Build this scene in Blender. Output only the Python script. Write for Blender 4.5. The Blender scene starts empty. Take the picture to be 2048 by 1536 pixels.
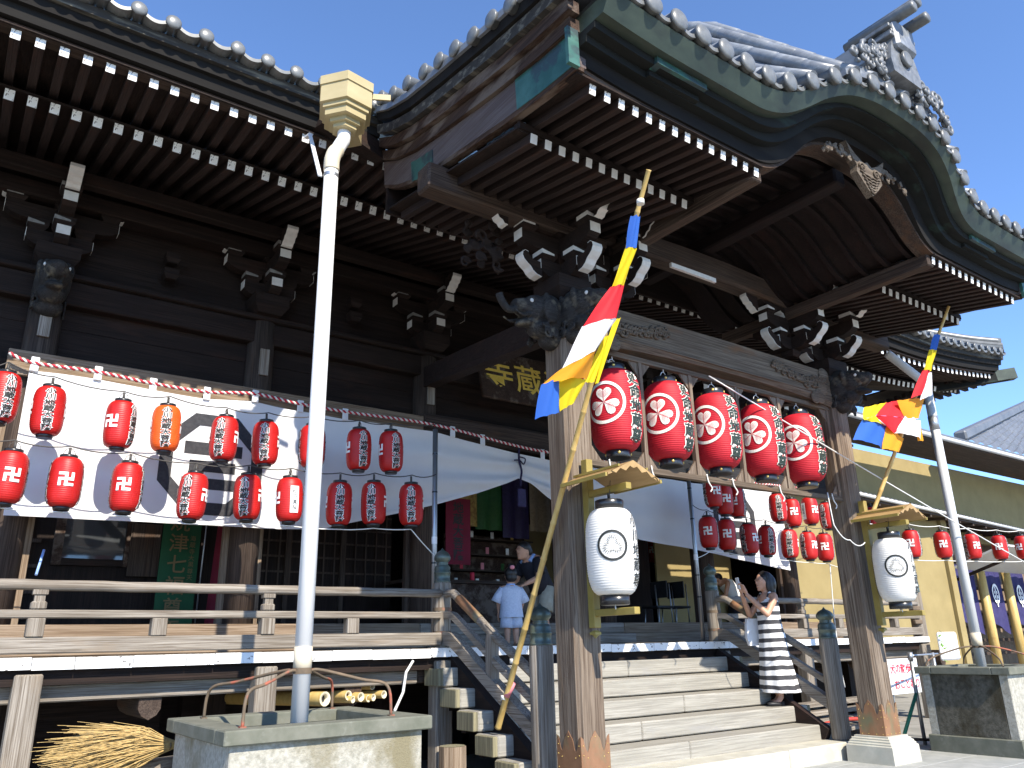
import bpy, bmesh, math, random
from mathutils import Vector, Matrix
random.seed(7)
PI = math.pi
sc = bpy.context.scene
COL = sc.collection

# ------------------------------------------------------------------ camera
cd = bpy.data.cameras.new('camera')
cam = bpy.data.objects.new('camera', cd); COL.objects.link(cam)
cd.sensor_width = 36.0; cd.lens = 27.65; cd.clip_start = 0.05; cd.clip_end = 2000
AX = ((0.81099626, 0.16747287, 0.56056927), (-0.58464399, 0.26773731, 0.76583819), (-0.02182819, -0.94882536, 0.31504596))
CAMZ = 1.32
mw = Matrix.Identity(4)
for i in range(3):
    mw[i][0] = AX[i][0]; mw[i][1] = -AX[i][1]; mw[i][2] = -AX[i][2]
mw[2][3] = CAMZ
cam.matrix_world = mw
sc.camera = cam

# ------------------------------------------------------------------ sky and sun
SUN = Vector((-0.12, -1.0, 0.84)).normalized()
w = bpy.data.worlds.new('World'); sc.world = w; w.use_nodes = True
nt = w.node_tree
sky = nt.nodes.new('ShaderNodeTexSky'); sky.sky_type = 'NISHITA'; sky.sun_disc = False
sky.sun_elevation = math.asin(SUN.z); sky.sun_rotation = math.atan2(SUN.x, SUN.y)
sky.altitude = 1500; sky.air_density = 0.78; sky.dust_density = 0.0; sky.ozone_density = 6.0
bg = nt.nodes['Background']; bg.inputs['Strength'].default_value = 0.15
nt.links.new(sky.outputs[0], bg.inputs[0])
sd = bpy.data.lights.new('sun', 'SUN'); sd.energy = 3.3; sd.angle = math.radians(0.53); sd.color = (1.0, 0.92, 0.79)
so = bpy.data.objects.new('sun', sd); COL.objects.link(so)
so.rotation_euler = SUN.to_track_quat('Z', 'Y').to_euler(); so.location = (0, -10, 20)
vs = sc.view_settings; vs.view_transform = 'Standard'; vs.look = 'None'; vs.gamma = 1.0; vs.exposure = 1.4
vs.use_curve_mapping = False

# ------------------------------------------------------------------ materials
MAT = {}
def _n(nt, t, **k):
    n = nt.nodes.new(t)
    for a, b in k.items(): setattr(n, a, b)
    return n
def material(name, c1, c2=None, rough=0.7, scale=(6, 6, 6), c3=None, detail=6.0, bump=0.0, bscale=None, metal=0.0, spec=0.4,
             lo=0.35, hi=0.65, c3lo=0.6, c3hi=0.7, c3scale=(3, 3, 3), translucent=0.0, coat=0.0, grain=None, gcol=None):
    """two-tone noise colour + optional third patch colour + optional line grain + bump"""
    if name in MAT: return MAT[name]
    m = bpy.data.materials.new(name); m.use_nodes = True; nt = m.node_tree
    b = nt.nodes['Principled BSDF']; b.inputs['Roughness'].default_value = rough; b.inputs['Metallic'].default_value = metal
    b.inputs['Specular IOR Level'].default_value = spec
    if coat: b.inputs['Coat Weight'].default_value = coat
    tc = _n(nt, 'ShaderNodeTexCoord')
    def noise(sc_, det, rgh=0.6, dist=0.0):
        mp = _n(nt, 'ShaderNodeMapping'); mp.inputs['Scale'].default_value = sc_
        nt.links.new(tc.outputs['Object'], mp.inputs['Vector'])
        nz = _n(nt, 'ShaderNodeTexNoise'); nz.inputs['Scale'].default_value = 1.0; nz.inputs['Detail'].default_value = det
        nz.inputs['Roughness'].default_value = rgh; nz.inputs['Distortion'].default_value = dist
        nt.links.new(mp.outputs[0], nz.inputs['Vector']); return nz.outputs['Fac']
    def ramp(fac, a, c, lo_, hi_):
        r = _n(nt, 'ShaderNodeValToRGB'); e = r.color_ramp.elements
        e[0].position = lo_; e[1].position = hi_; e[0].color = (*a, 1); e[1].color = (*c, 1)
        nt.links.new(fac, r.inputs[0]); return r.outputs[0]
    def mix(fac, a, c, mode='MIX'):
        x = _n(nt, 'ShaderNodeMix', data_type='RGBA', blend_type=mode)
        if isinstance(fac, float): x.inputs[0].default_value = fac
        else: nt.links.new(fac, x.inputs[0])
        nt.links.new(a, x.inputs[6])
        if isinstance(c, tuple): x.inputs[7].default_value = (*c, 1)
        else: nt.links.new(c, x.inputs[7])
        return x.outputs[2]
    out = None; hsrc = None
    if c2 is not None:
        f = noise(scale, detail); hsrc = f
        out = ramp(f, c1, c2, lo, hi)
    else:
        rg = _n(nt, 'ShaderNodeRGB'); rg.outputs[0].default_value = (*c1, 1); out = rg.outputs[0]
    if grain is not None:
        g = noise(grain, 3.0, 0.65, 0.4); hsrc = g
        r = ramp(g, (0, 0, 0), (1, 1, 1), 0.42, 0.62)
        out = mix(r, out, gcol if gcol else tuple(c * 0.55 for c in c1))
    if c3 is not None:
        f3 = noise(c3scale, 5.0)
        r3 = ramp(f3, (0, 0, 0), (1, 1, 1), c3lo, c3hi)
        out = mix(r3, out, c3)
    nt.links.new(out, b.inputs['Base Color'])
    if bump:
        if bscale is not None or hsrc is None: hsrc = noise(bscale or (40, 40, 40), 4.0)
        bp = _n(nt, 'ShaderNodeBump'); bp.inputs['Strength'].default_value = bump; bp.inputs['Distance'].default_value = 0.01
        nt.links.new(hsrc, bp.inputs['Height']); nt.links.new(bp.outputs[0], b.inputs['Normal'])
    if translucent:
        tr = _n(nt, 'ShaderNodeBsdfTranslucent'); nt.links.new(out, tr.inputs[0])
        ms = _n(nt, 'ShaderNodeMixShader'); ms.inputs[0].default_value = translucent
        nt.links.new(b.outputs[0], ms.inputs[1]); nt.links.new(tr.outputs[0], ms.inputs[2])
        nt.links.new(ms.outputs[0], nt.nodes['Material Output'].inputs['Surface'])
    MAT[name] = m
    return m
def wood(name, c1, c2, axis, gcol=None, c3=None, rough=0.8, bump=0.35, c3lo=0.58, c3hi=0.72, g=1.0, c3scale=None):
    a = 'xyz'.index(axis)
    sc1 = [9, 9, 9]; sc1[a] = 0.9
    sg = [95 * g, 95 * g, 95 * g]; sg[a] = 1.6
    s3 = [5, 5, 5]; s3[a] = 1.2
    return material(name + '_' + axis, c1, c2, rough=rough, scale=tuple(sc1), grain=tuple(sg), gcol=gcol, c3=c3, c3scale=c3scale or tuple(s3),
                    bump=bump, spec=0.25, c3lo=c3lo, c3hi=c3hi)
for ax in 'xyz':
    wood('grey_wood', (0.20, 0.172, 0.138), (0.34, 0.305, 0.26), ax, gcol=(0.13, 0.105, 0.08), c3=(0.23, 0.18, 0.13))
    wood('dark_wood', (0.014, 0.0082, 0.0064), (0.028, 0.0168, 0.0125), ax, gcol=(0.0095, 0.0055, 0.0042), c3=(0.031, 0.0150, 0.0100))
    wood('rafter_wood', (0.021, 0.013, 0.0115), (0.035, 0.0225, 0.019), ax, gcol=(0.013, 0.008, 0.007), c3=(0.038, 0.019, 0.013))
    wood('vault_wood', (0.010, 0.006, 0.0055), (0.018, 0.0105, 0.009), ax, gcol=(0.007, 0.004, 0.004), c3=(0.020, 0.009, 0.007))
    wood('brown_wood', (0.055, 0.037, 0.028), (0.095, 0.069, 0.053), ax, gcol=(0.031, 0.021, 0.016), c3=(0.088, 0.048, 0.028))
    wood('tan_wood', (0.21, 0.155, 0.105), (0.30, 0.23, 0.165), ax, gcol=(0.14, 0.095, 0.06))
wood('post_wood', (0.155, 0.115, 0.083), (0.25, 0.20, 0.15), 'z', gcol=(0.09, 0.063, 0.044), c3=(0.22, 0.15, 0.088), g=0.8)
wood('step_wood', (0.28, 0.265, 0.225), (0.37, 0.35, 0.305), 'x', gcol=(0.235, 0.22, 0.19), c3=(0.28, 0.27, 0.25), g=0.7)
wood('step_end', (0.20, 0.185, 0.115), (0.28, 0.25, 0.155), 'z', gcol=(0.13, 0.12, 0.08))
wood('rust_wood', (0.045, 0.026, 0.018), (0.085, 0.05, 0.034), 'y', gcol=(0.026, 0.015, 0.011), c3=(0.13, 0.10, 0.08), c3lo=0.5, c3hi=0.6)
wood('pale_board', (0.085, 0.066, 0.062), (0.145, 0.12, 0.113), 'y', gcol=(0.085, 0.06, 0.055), c3=(0.11, 0.05, 0.03))
material('black_board', (0.011, 0.010, 0.0095), (0.019, 0.0175, 0.016), rough=0.8, scale=(1.0, 8, 8), bump=0.25, spec=0.12)
material('fascia_weathered', (0.024, 0.022, 0.02), (0.045, 0.041, 0.036), rough=0.85, scale=(1.2, 10, 16), c3=(0.12, 0.112, 0.09), c3lo=0.52, c3hi=0.6, c3scale=(1.6, 9, 22), bump=0.3)
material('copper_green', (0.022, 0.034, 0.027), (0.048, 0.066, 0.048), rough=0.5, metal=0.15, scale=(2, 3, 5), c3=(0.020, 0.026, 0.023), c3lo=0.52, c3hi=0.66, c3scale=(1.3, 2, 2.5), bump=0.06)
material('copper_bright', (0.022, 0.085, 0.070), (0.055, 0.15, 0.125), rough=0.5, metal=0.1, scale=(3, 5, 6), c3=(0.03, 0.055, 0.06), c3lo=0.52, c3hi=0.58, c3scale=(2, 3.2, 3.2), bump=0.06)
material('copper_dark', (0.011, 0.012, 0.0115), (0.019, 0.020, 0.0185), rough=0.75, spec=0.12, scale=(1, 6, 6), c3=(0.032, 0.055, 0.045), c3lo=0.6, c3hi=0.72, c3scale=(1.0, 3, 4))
material('copper_shoe', (0.22, 0.115, 0.06), (0.31, 0.165, 0.09), rough=0.55, metal=0.25, scale=(6, 6, 3), c3=(0.17, 0.16, 0.09), c3lo=0.5, c3hi=0.66, c3scale=(4, 4, 2.5), bump=0.05)
material('tile', (0.12, 0.13, 0.145), (0.20, 0.215, 0.235), rough=0.36, scale=(6, 4, 6), c3=(0.27, 0.285, 0.30), c3lo=0.55, c3hi=0.68, c3scale=(8, 4, 8), spec=0.5, bump=0.04)
material('tile_end', (0.10, 0.104, 0.104), (0.17, 0.175, 0.172), rough=0.36, scale=(10, 10, 10), spec=0.5)
material('tile_carved', (0.10, 0.107, 0.112), (0.19, 0.197, 0.205), rough=0.45, scale=(14, 14, 14), spec=0.5)
material('white_paint', (0.72, 0.70, 0.66), (0.80, 0.79, 0.75), rough=0.7, scale=(8, 8, 8), c3=(0.10, 0.075, 0.06), c3lo=0.575, c3hi=0.59, c3scale=(30, 30, 30))
material('white_end', (0.60, 0.585, 0.545), (0.68, 0.66, 0.62), rough=0.7, scale=(20, 20, 20))
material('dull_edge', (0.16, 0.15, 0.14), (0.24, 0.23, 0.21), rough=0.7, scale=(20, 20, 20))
material('strip_paint', (0.78, 0.78, 0.77), (0.82, 0.82, 0.80), rough=0.6, scale=(5, 5, 5), c3=(0.16, 0.15, 0.14), c3lo=0.63, c3hi=0.645, c3scale=(20, 20, 30))
material('white_cloth', (0.80, 0.80, 0.81), (0.83, 0.83, 0.84), rough=0.9, scale=(3, 3, 3), translucent=0.22, bump=0.25, bscale=(2.2, 2.2, 5))
material('black_cloth', (0.03, 0.03, 0.035), (0.05, 0.05, 0.055), rough=0.9, scale=(30, 30, 30))
material('red_paper', (0.50, 0.012, 0.011), (0.58, 0.016, 0.014), rough=0.45, scale=(9, 9, 9), translucent=0.2, spec=0.5)
material('orange_paper', (0.80, 0.11, 0.015), (0.86, 0.14, 0.02), rough=0.45, scale=(9, 9, 9), translucent=0.2, spec=0.5)
material('crimson_paper', (0.46, 0.010, 0.022), (0.54, 0.014, 0.028), rough=0.6, scale=(6, 6, 6), translucent=0.12)
material('white_paper', (0.80, 0.785, 0.74), (0.84, 0.825, 0.78), rough=0.65, scale=(4, 4, 4), translucent=0.25)
material('cream_print', (0.78, 0.74, 0.66), rough=0.7)
material('white_print', (0.82, 0.82, 0.80), rough=0.7)
material('black_print', (0.018, 0.02, 0.018), rough=0.6)
material('green_black_print', (0.02, 0.035, 0.028), rough=0.6)
material('red_print', (0.60, 0.02, 0.05), rough=0.5)
material('gold_paint', (0.74, 0.50, 0.08), (0.82, 0.58, 0.12), rough=0.5, metal=0.0, scale=(20, 20, 20))
material('black_cap', (0.016, 0.017, 0.019), rough=0.28, spec=0.6)
material('brass', (0.62, 0.46, 0.14), rough=0.35, metal=0.7)
material('steel', (0.42, 0.43, 0.44), rough=0.4, metal=0.8)
material('rusty_iron', (0.10, 0.075, 0.05), (0.17, 0.12, 0.075), rough=0.75, scale=(10, 10, 10), c3=(0.34, 0.10, 0.06), c3lo=0.55, c3hi=0.62, c3scale=(4, 4, 4))
material('white_pvc', (0.66, 0.655, 0.64), (0.71, 0.705, 0.69), rough=0.5, scale=(3, 3, 1), spec=0.5)
material('grey_pvc', (0.52, 0.52, 0.51), (0.58, 0.58, 0.565), rough=0.4, scale=(3, 3, 1), c3=(0.40, 0.40, 0.385), c3lo=0.62, c3hi=0.8, c3scale=(3, 3, 1))
material('beige_pvc', (0.60, 0.52, 0.38), (0.66, 0.58, 0.44), rough=0.4, scale=(3, 3, 3))
material('tan_metal', (0.38, 0.31, 0.155), (0.45, 0.37, 0.20), rough=0.45, scale=(2, 2, 5), spec=0.5)
material('bronze', (0.085, 0.108, 0.09), (0.15, 0.18, 0.15), rough=0.38, metal=0.45, scale=(6, 6, 9), c3=(0.07, 0.105, 0.09), c3lo=0.5, c3hi=0.7, c3scale=(5, 5, 2))
material('stone_pale', (0.40, 0.38, 0.315), (0.50, 0.48, 0.405), rough=0.8, scale=(5, 5, 5), bump=0.2, c3=(0.40, 0.40, 0.34), c3lo=0.56, c3hi=0.7)
material('stone_rim', (0.115, 0.12, 0.09), (0.165, 0.165, 0.13), rough=0.85, scale=(7, 7, 7), bump=0.25, c3=(0.20, 0.20, 0.165), c3lo=0.6, c3hi=0.75, c3scale=(9, 9, 9))
material('stone_planter', (0.27, 0.26, 0.215), (0.43, 0.41, 0.35), rough=0.9, scale=(30, 30, 30), c3=(0.19, 0.165, 0.10), c3lo=0.5, c3hi=0.64, c3scale=(2.2, 2.2, 1.1), bump=0.7, bscale=(70, 70, 70))
material('stone_planter_shaded', (0.055, 0.052, 0.04), (0.12, 0.112, 0.088), rough=0.95, scale=(22, 22, 22), c3=(0.04, 0.033, 0.018), c3lo=0.48, c3hi=0.62, c3scale=(3, 3, 2.2), bump=0.9, bscale=(55, 55, 55))  # copy for the left wall: its shade painted into the colour, along with moss
material('paving', (0.27, 0.28, 0.265), (0.35, 0.355, 0.335), rough=0.9, scale=(5, 5, 5), bump=0.15)
material('ground', (0.21, 0.20, 0.17), (0.30, 0.285, 0.25), rough=0.95, scale=(2, 2, 2), bump=0.3)
material('soil', (0.05, 0.05, 0.025), (0.10, 0.095, 0.04), rough=1.0, scale=(22, 22, 22), bump=0.6)
material('straw', (0.42, 0.28, 0.10), (0.56, 0.40, 0.17), rough=0.8, scale=(30, 30, 30))
material('bamboo', (0.50, 0.33, 0.10), (0.60, 0.43, 0.16), rough=0.45, scale=(20, 20, 2.5), spec=0.45, c3=(0.45, 0.25, 0.08), c3lo=0.62, c3hi=0.75)
material('bamboo_end', (0.62, 0.55, 0.38), (0.70, 0.63, 0.47), rough=0.7, scale=(30, 30, 30))
material('yellow_wall', (0.26, 0.20, 0.085), (0.31, 0.24, 0.105), rough=0.9, scale=(1.5, 1.5, 1.5), bump=0.2, bscale=(60, 60, 60))
material('roof_grey', (0.10, 0.106, 0.115), (0.15, 0.157, 0.168), rough=0.5, scale=(2, 2, 2), spec=0.5)
material('bracket_yellow', (0.25, 0.185, 0.038), (0.32, 0.24, 0.06), rough=0.5, scale=(5, 5, 5))
material('bracket_wood', (0.30, 0.185, 0.07), (0.40, 0.26, 0.11), rough=0.55, scale=(10, 2, 10))
material('skin', (0.50, 0.27, 0.17), (0.54, 0.30, 0.20), rough=0.5, scale=(10, 10, 10))
material('hair', (0.013, 0.011, 0.011), (0.025, 0.022, 0.02), rough=0.4, scale=(60, 60, 8))
material('flag_blue', (0.03, 0.13, 0.52), rough=0.75, translucent=0.3)
material('flag_yellow', (0.80, 0.60, 0.01), rough=0.75, translucent=0.3)
material('flag_red', (0.72, 0.02, 0.03), rough=0.75, translucent=0.3)
material('flag_white', (0.82, 0.81, 0.82), rough=0.75, translucent=0.3)
material('flag_orange', (0.84, 0.34, 0.015), rough=0.75, translucent=0.3)
material('navy_cloth', (0.025, 0.022, 0.09), (0.04, 0.035, 0.12), rough=0.9, scale=(6, 6, 6))
material('rope_white', (0.72, 0.70, 0.64), rough=0.9)
material('rope_red', (0.45, 0.03, 0.05), rough=0.9)
material('cord_purple', (0.02, 0.015, 0.05), rough=0.9)
material('wire_dark', (0.06, 0.055, 0.05), rough=0.6)
material('wire_white', (0.70, 0.69, 0.66), rough=0.5)
material('dim_gold', (0.16, 0.115, 0.05), rough=0.8)
material('banner_green', (0.008, 0.062, 0.024), (0.012, 0.078, 0.03), rough=0.8, scale=(4, 4, 4))
material('banner_red', (0.15, 0.008, 0.022), (0.19, 0.01, 0.03), rough=0.8, scale=(4, 4, 4))
material('silk_gold', (0.34, 0.22, 0.05), (0.48, 0.34, 0.09), rough=0.6, scale=(25, 25, 25), c3=(0.26, 0.15, 0.04), c3lo=0.5, c3hi=0.6, c3scale=(14, 14, 14))
material('silk_green', (0.015, 0.08, 0.015), (0.025, 0.11, 0.02), rough=0.6, scale=(25, 25, 25))
material('silk_purple', (0.018, 0.012, 0.05), (0.03, 0.018, 0.08), rough=0.6, scale=(25, 25, 25))
material('silk_tan', (0.22, 0.16, 0.09), (0.30, 0.22, 0.13), rough=0.6, scale=(25, 25, 25))
material('glass_dark', (0.045, 0.05, 0.055), rough=0.05, spec=0.8)
material('jinbei', (0.50, 0.55, 0.68), (0.62, 0.67, 0.79), rough=0.9, scale=(50, 50, 50))
material('black_shirt', (0.012, 0.012, 0.018), (0.02, 0.02, 0.028), rough=0.9, scale=(10, 10, 10))
material('khaki', (0.30, 0.28, 0.22), (0.38, 0.36, 0.29), rough=0.9, scale=(10, 10, 10))
material('towel_blue', (0.25, 0.38, 0.68), (0.32, 0.46, 0.76), rough=0.9, scale=(30, 30, 30))
material('pink', (0.70, 0.24, 0.28), rough=0.6)
material('black_plastic', (0.015, 0.015, 0.017), (0.025, 0.025, 0.028), rough=0.5, scale=(5, 5, 5))
material('white_plastic', (0.75, 0.75, 0.76), rough=0.4)
material('green_paint', (0.03, 0.22, 0.14), rough=0.5)
material('red_bar', (0.45, 0.05, 0.03), rough=0.5)
material('leaf', (0.10, 0.22, 0.03), (0.16, 0.30, 0.05), rough=0.6, scale=(9, 9, 9))
def stripes(name, c1, c2, freq, axis=2, duty=0.5):
    m = bpy.data.materials.new(name); m.use_nodes = True; nt = m.node_tree
    b = nt.nodes['Principled BSDF']; b.inputs['Roughness'].default_value = 0.85
    tc = _n(nt, 'ShaderNodeTexCoord'); sx = _n(nt, 'ShaderNodeSeparateXYZ'); nt.links.new(tc.outputs['Object'], sx.inputs[0])
    nz = _n(nt, 'ShaderNodeTexNoise'); nz.inputs['Scale'].default_value = 3.0; nt.links.new(tc.outputs['Object'], nz.inputs['Vector'])
    ma = _n(nt, 'ShaderNodeMath', operation='MULTIPLY_ADD'); ma.inputs[1].default_value = 0.05; nt.links.new(nz.outputs[0], ma.inputs[0]); nt.links.new(sx.outputs[axis], ma.inputs[2])
    mu = _n(nt, 'ShaderNodeMath', operation='MULTIPLY'); mu.inputs[1].default_value = freq; nt.links.new(ma.outputs[0], mu.inputs[0])
    fr = _n(nt, 'ShaderNodeMath', operation='FRACT'); nt.links.new(mu.outputs[0], fr.inputs[0])
    gt = _n(nt, 'ShaderNodeMath', operation='GREATER_THAN'); gt.inputs[1].default_value = duty; nt.links.new(fr.outputs[0], gt.inputs[0])
    mx = _n(nt, 'ShaderNodeMix', data_type='RGBA'); mx.inputs[6].default_value = (*c1, 1); mx.inputs[7].default_value = (*c2, 1)
    nt.links.new(gt.outputs[0], mx.inputs[0]); nt.links.new(mx.outputs[2], b.inputs['Base Color']); MAT[name] = m
stripes('dress_stripe', (0.045, 0.045, 0.05), (0.80, 0.79, 0.77), 9.2, 2, 0.46)

# ------------------------------------------------------------------ mesh helpers
class MB:
    def __init__(s): s.v = []; s.f = []; s.sm = []
    def add(s, verts, faces, smooth=False):
        o = len(s.v); s.v += [tuple(p) for p in verts]; s.f += [tuple(i + o for i in f) for f in faces]; s.sm += [smooth] * len(faces); return s
    def box(s, c, size, bev=0.0, rot=None):
        hx, hy, hz = (d / 2 for d in size)
        if bev <= 0:
            v = [(x * hx, y * hy, z * hz) for z in (-1, 1) for y in (-1, 1) for x in (-1, 1)]
            f = [(0, 2, 3, 1), (4, 5, 7, 6), (0, 1, 5, 4), (2, 6, 7, 3), (0, 4, 6, 2), (1, 3, 7, 5)]
        else:
            b = min(bev, hx * .9, hy * .9, hz * .9); v = []; idx = {}
            for sx in (-1, 1):
                for sy in (-1, 1):
                    for sz in (-1, 1):
                        for a in range(3):
                            p = [sx * (hx - b), sy * (hy - b), sz * (hz - b)]; p[a] = (sx * hx, sy * hy, sz * hz)[a]
                            idx[(sx, sy, sz, a)] = len(v); v.append(tuple(p))
            f = []
            for a in range(3):
                o = [k for k in range(3) if k != a]
                for sg in (-1, 1):
                    q = []
                    for s1, s2 in ((-1, -1), (1, -1), (1, 1), (-1, 1)):
                        k = [0, 0, 0]; k[a] = sg; k[o[0]] = s1; k[o[1]] = s2; q.append(idx[(*k, a)])
                    if (sg > 0) != (a != 1): q = q[::-1]
                    f.append(tuple(q))
            for a in range(3):   # edge strips along axis a
                o = [k for k in range(3) if k != a]
                for s1 in (-1, 1):
                    for s2 in (-1, 1):
                        k0 = [0, 0, 0]; k0[o[0]] = s1; k0[o[1]] = s2; k0[a] = -1; k1 = list(k0); k1[a] = 1
                        q = [idx[(*k0, o[0])], idx[(*k1, o[0])], idx[(*k1, o[1])], idx[(*k0, o[1])]]
                        f.append(tuple(q))
            for sx in (-1, 1):
                for sy in (-1, 1):
                    for sz in (-1, 1): f.append((idx[(sx, sy, sz, 0)], idx[(sx, sy, sz, 1)], idx[(sx, sy, sz, 2)]))
        M = Matrix.Translation(c) @ (rot.to_4x4() if rot is not None else Matrix.Identity(4))
        return s.add([M @ Vector(p) for p in v], f)
    def span(s, x0, x1, y0, y1, z0, z1, bev=0.0):
        return s.box(((x0 + x1) / 2, (y0 + y1) / 2, (z0 + z1) / 2), (abs(x1 - x0), abs(y1 - y0), abs(z1 - z0)), bev)
    def bar(s, p0, p1, w, h, bev=0.0, up=(0, 0, 1)):
        p0 = Vector(p0); p1 = Vector(p1); d = (p1 - p0); L = d.length; d.normalize()
        x = d; y = Vector(up).cross(x)
        if y.length < 1e-4: y = Vector((0, 1, 0)).cross(x)
        y.normalize(); z = x.cross(y)
        rot = Matrix((x, y, z)).transposed()
        return s.box((p0 + p1) / 2, (L, w, h), bev, rot)
    def tube(s, pts, r, n=10, cap=True, smooth=True):
        pts = [Vector(p) for p in pts]; m = len(pts)
        rs = r if isinstance(r, (list, tuple)) else [r] * m
        ref = None; o = len(s.v); vs = []; fs = []
        for i, p in enumerate(pts):
            t = (pts[min(i + 1, m - 1)] - pts[max(i - 1, 0)]).normalized()
            if ref is None:
                ref = Vector((0, 0, 1)) if abs(t.z) < 0.9 else Vector((1, 0, 0))
            a = (ref - t * ref.dot(t))
            if a.length < 1e-5: a = t.orthogonal()
            a.normalize(); b = t.cross(a); ref = a
            for k in range(n):
                th = 2 * PI * k / n; vs.append(p + (a * math.cos(th) + b * math.sin(th)) * rs[i])
        for i in range(m - 1):
            for k in range(n):
                k2 = (k + 1) % n; fs.append((i * n + k, i * n + k2, (i + 1) * n + k2, (i + 1) * n + k))
        s.add(vs, fs, smooth)
        if cap: s.f.append(tuple(o + k for k in reversed(range(n)))); s.f.append(tuple(o + (m - 1) * n + k for k in range(n))); s.sm += [False, False]
        return s
    def lathe(s, prof, c=(0, 0, 0), n=24, smooth=True, rot=None, capb=True, capt=True, sq=1.0):
        vs = []; fs = []; m = len(prof); o = len(s.v)
        M = Matrix.Translation(c) @ (rot.to_4x4() if rot is not None else Matrix.Identity(4))
        for r, z in prof:
            for k in range(n):
                th = 2 * PI * k / n; vs.append(M @ Vector((r * math.cos(th), r * math.sin(th) * sq, z)))
        for i in range(m - 1):
            for k in range(n):
                k2 = (k + 1) % n; fs.append((i * n + k, i * n + k2, (i + 1) * n + k2, (i + 1) * n + k))
        s.add(vs, fs, smooth)
        if capb: s.f.append(tuple(o + k for k in reversed(range(n)))); s.sm.append(False)
        if capt: s.f.append(tuple(o + (m - 1) * n + k for k in range(n))); s.sm.append(False)
        return s
    def ell(s, c, r, n=14, m=9, rot=None):
        vs = []; fs = []; M = Matrix.Translation(c) @ (rot.to_4x4() if rot is not None else Matrix.Identity(4))
        for i in range(1, m):
            ph = PI * i / m
            for k in range(n):
                th = 2 * PI * k / n
                vs.append(M @ Vector((r[0] * math.sin(ph) * math.cos(th), r[1] * math.sin(ph) * math.sin(th), r[2] * math.cos(ph))))
        top = len(vs); vs.append(M @ Vector((0, 0, r[2]))); bot = len(vs); vs.append(M @ Vector((0, 0, -r[2])))
        for i in range(m - 2):
            for k in range(n):
                k2 = (k + 1) % n; fs.append((i * n + k, (i + 1) * n + k, (i + 1) * n + k2, i * n + k2))
        for k in range(n):
            k2 = (k + 1) % n; fs.append((top, k, k2)); fs.append((bot, (m - 2) * n + k2, (m - 2) * n + k))
        return s.add(vs, fs, True)
    def prism(s, poly, M, t, smooth=False):
        """poly: 2D (a,b) points; M maps (a,b,h); extruded h=0..t"""
        n = len(poly); vs = [M @ Vector((a, b, 0)) for a, b in poly] + [M @ Vector((a, b, t)) for a, b in poly]
        fs = [tuple(reversed(range(n))), tuple(range(n, 2 * n))] + [(i, (i + 1) % n, n + (i + 1) % n, n + i) for i in range(n)]
        return s.add(vs, fs, smooth)
    def grid(s, rows, smooth=True, closed=False):
        m = len(rows); n = len(rows[0]); vs = [p for r in rows for p in r]; fs = []
        for i in range(m - 1):
            for k in range(n if closed else n - 1):
                k2 = (k + 1) % n; fs.append((i * n + k, i * n + k2, (i + 1) * n + k2, (i + 1) * n + k))
        return s.add(vs, fs, smooth)
    def sweep(s, secs, smooth=False):
        """secs: list of closed section loops (lists of points), capped"""
        o = len(s.v); n = len(secs[0]); s.grid(secs, smooth, True)
        s.f.append(tuple(o + k for k in reversed(range(n)))); s.f.append(tuple(o + (len(secs) - 1) * n + k for k in range(n))); s.sm += [False, False]
        return s
    def spiral(s, c, u, v, r0, turns, rt, a0=0.0, n=16, flip=1, r1=0.15):
        """a carved scroll: a tapering tube spiralling in the plane of u,v"""
        c = Vector(c); u = Vector(u); v = Vector(v); pts = []; rs = []
        for i in range(n + 1):
            t = i / n; a = a0 + flip * turns * 2 * PI * t; r = r0 * (1 - (1 - r1) * t)
            pts.append(c + u * math.cos(a) * r + v * math.sin(a) * r); rs.append(rt * (1 - 0.35 * t))
        return s.tube(pts, rs, 6)
    def mesh(s, name):
        me = bpy.data.meshes.new(name); me.from_pydata(s.v, [], s.f)
        if any(s.sm): me.polygons.foreach_set('use_smooth', s.sm)
        bm = bmesh.new(); bm.from_mesh(me); bmesh.ops.recalc_face_normals(bm, faces=bm.faces); bm.to_mesh(me); bm.free()
        me.update(); return me
BASE = {}
def empty(name, loc, label=None, cat=None, group=None, kind=None):
    o = bpy.data.objects.new(name, None); o.location = loc; o.empty_display_size = 0.1; COL.objects.link(o)
    return tag(o, label, cat, group, kind)
def tag(o, label=None, cat=None, group=None, kind=None):
    if label: o['label'] = label
    if cat: o['category'] = cat
    if group: o['group'] = group
    if kind: o['kind'] = kind
    return o
def root_loc(p):
    l = Vector((0, 0, 0))
    while p is not None: l += p.location; p = p.parent
    return l
def obj(name, mb, mat, parent=None, world=True):
    """link a mesh; with world=True the mesh is in scene coordinates and keeps them under its parent"""
    me = mb.mesh(name) if isinstance(mb, MB) else mb
    if mat: 
        me.materials.clear(); me.materials.append(MAT[mat])
    o = bpy.data.objects.new(name, me); COL.objects.link(o)
    if parent is not None:
        o.parent = parent
        if world: o.location = -root_loc(parent)
    return o
def inst(name, me, loc, parent, rot=None, scale=None):
    o = bpy.data.objects.new(name, me); COL.objects.link(o); o.parent = parent
    o.location = Vector(loc) - (root_loc(parent) if parent else Vector((0, 0, 0)))
    if rot: o.rotation_euler = rot
    if scale: o.scale = scale
    return o
def shared(mb, name, mat):
    me = mb.mesh(name); me.materials.append(MAT[mat]); return me
def copy_tree(o, parent=None):
    c = o.copy(); COL.objects.link(c); c.parent = parent
    for ch in o.children: copy_tree(ch, c)
    return c
def lerp(a, b, t): return a + (b - a) * t
def interp(tab, x):
    if x <= tab[0][0]: return tab[0][1]
    for (a, b), (c, d) in zip(tab, tab[1:]):
        if x <= c: return lerp(b, d, (x - a) / (c - a))
    return tab[-1][1]
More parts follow.
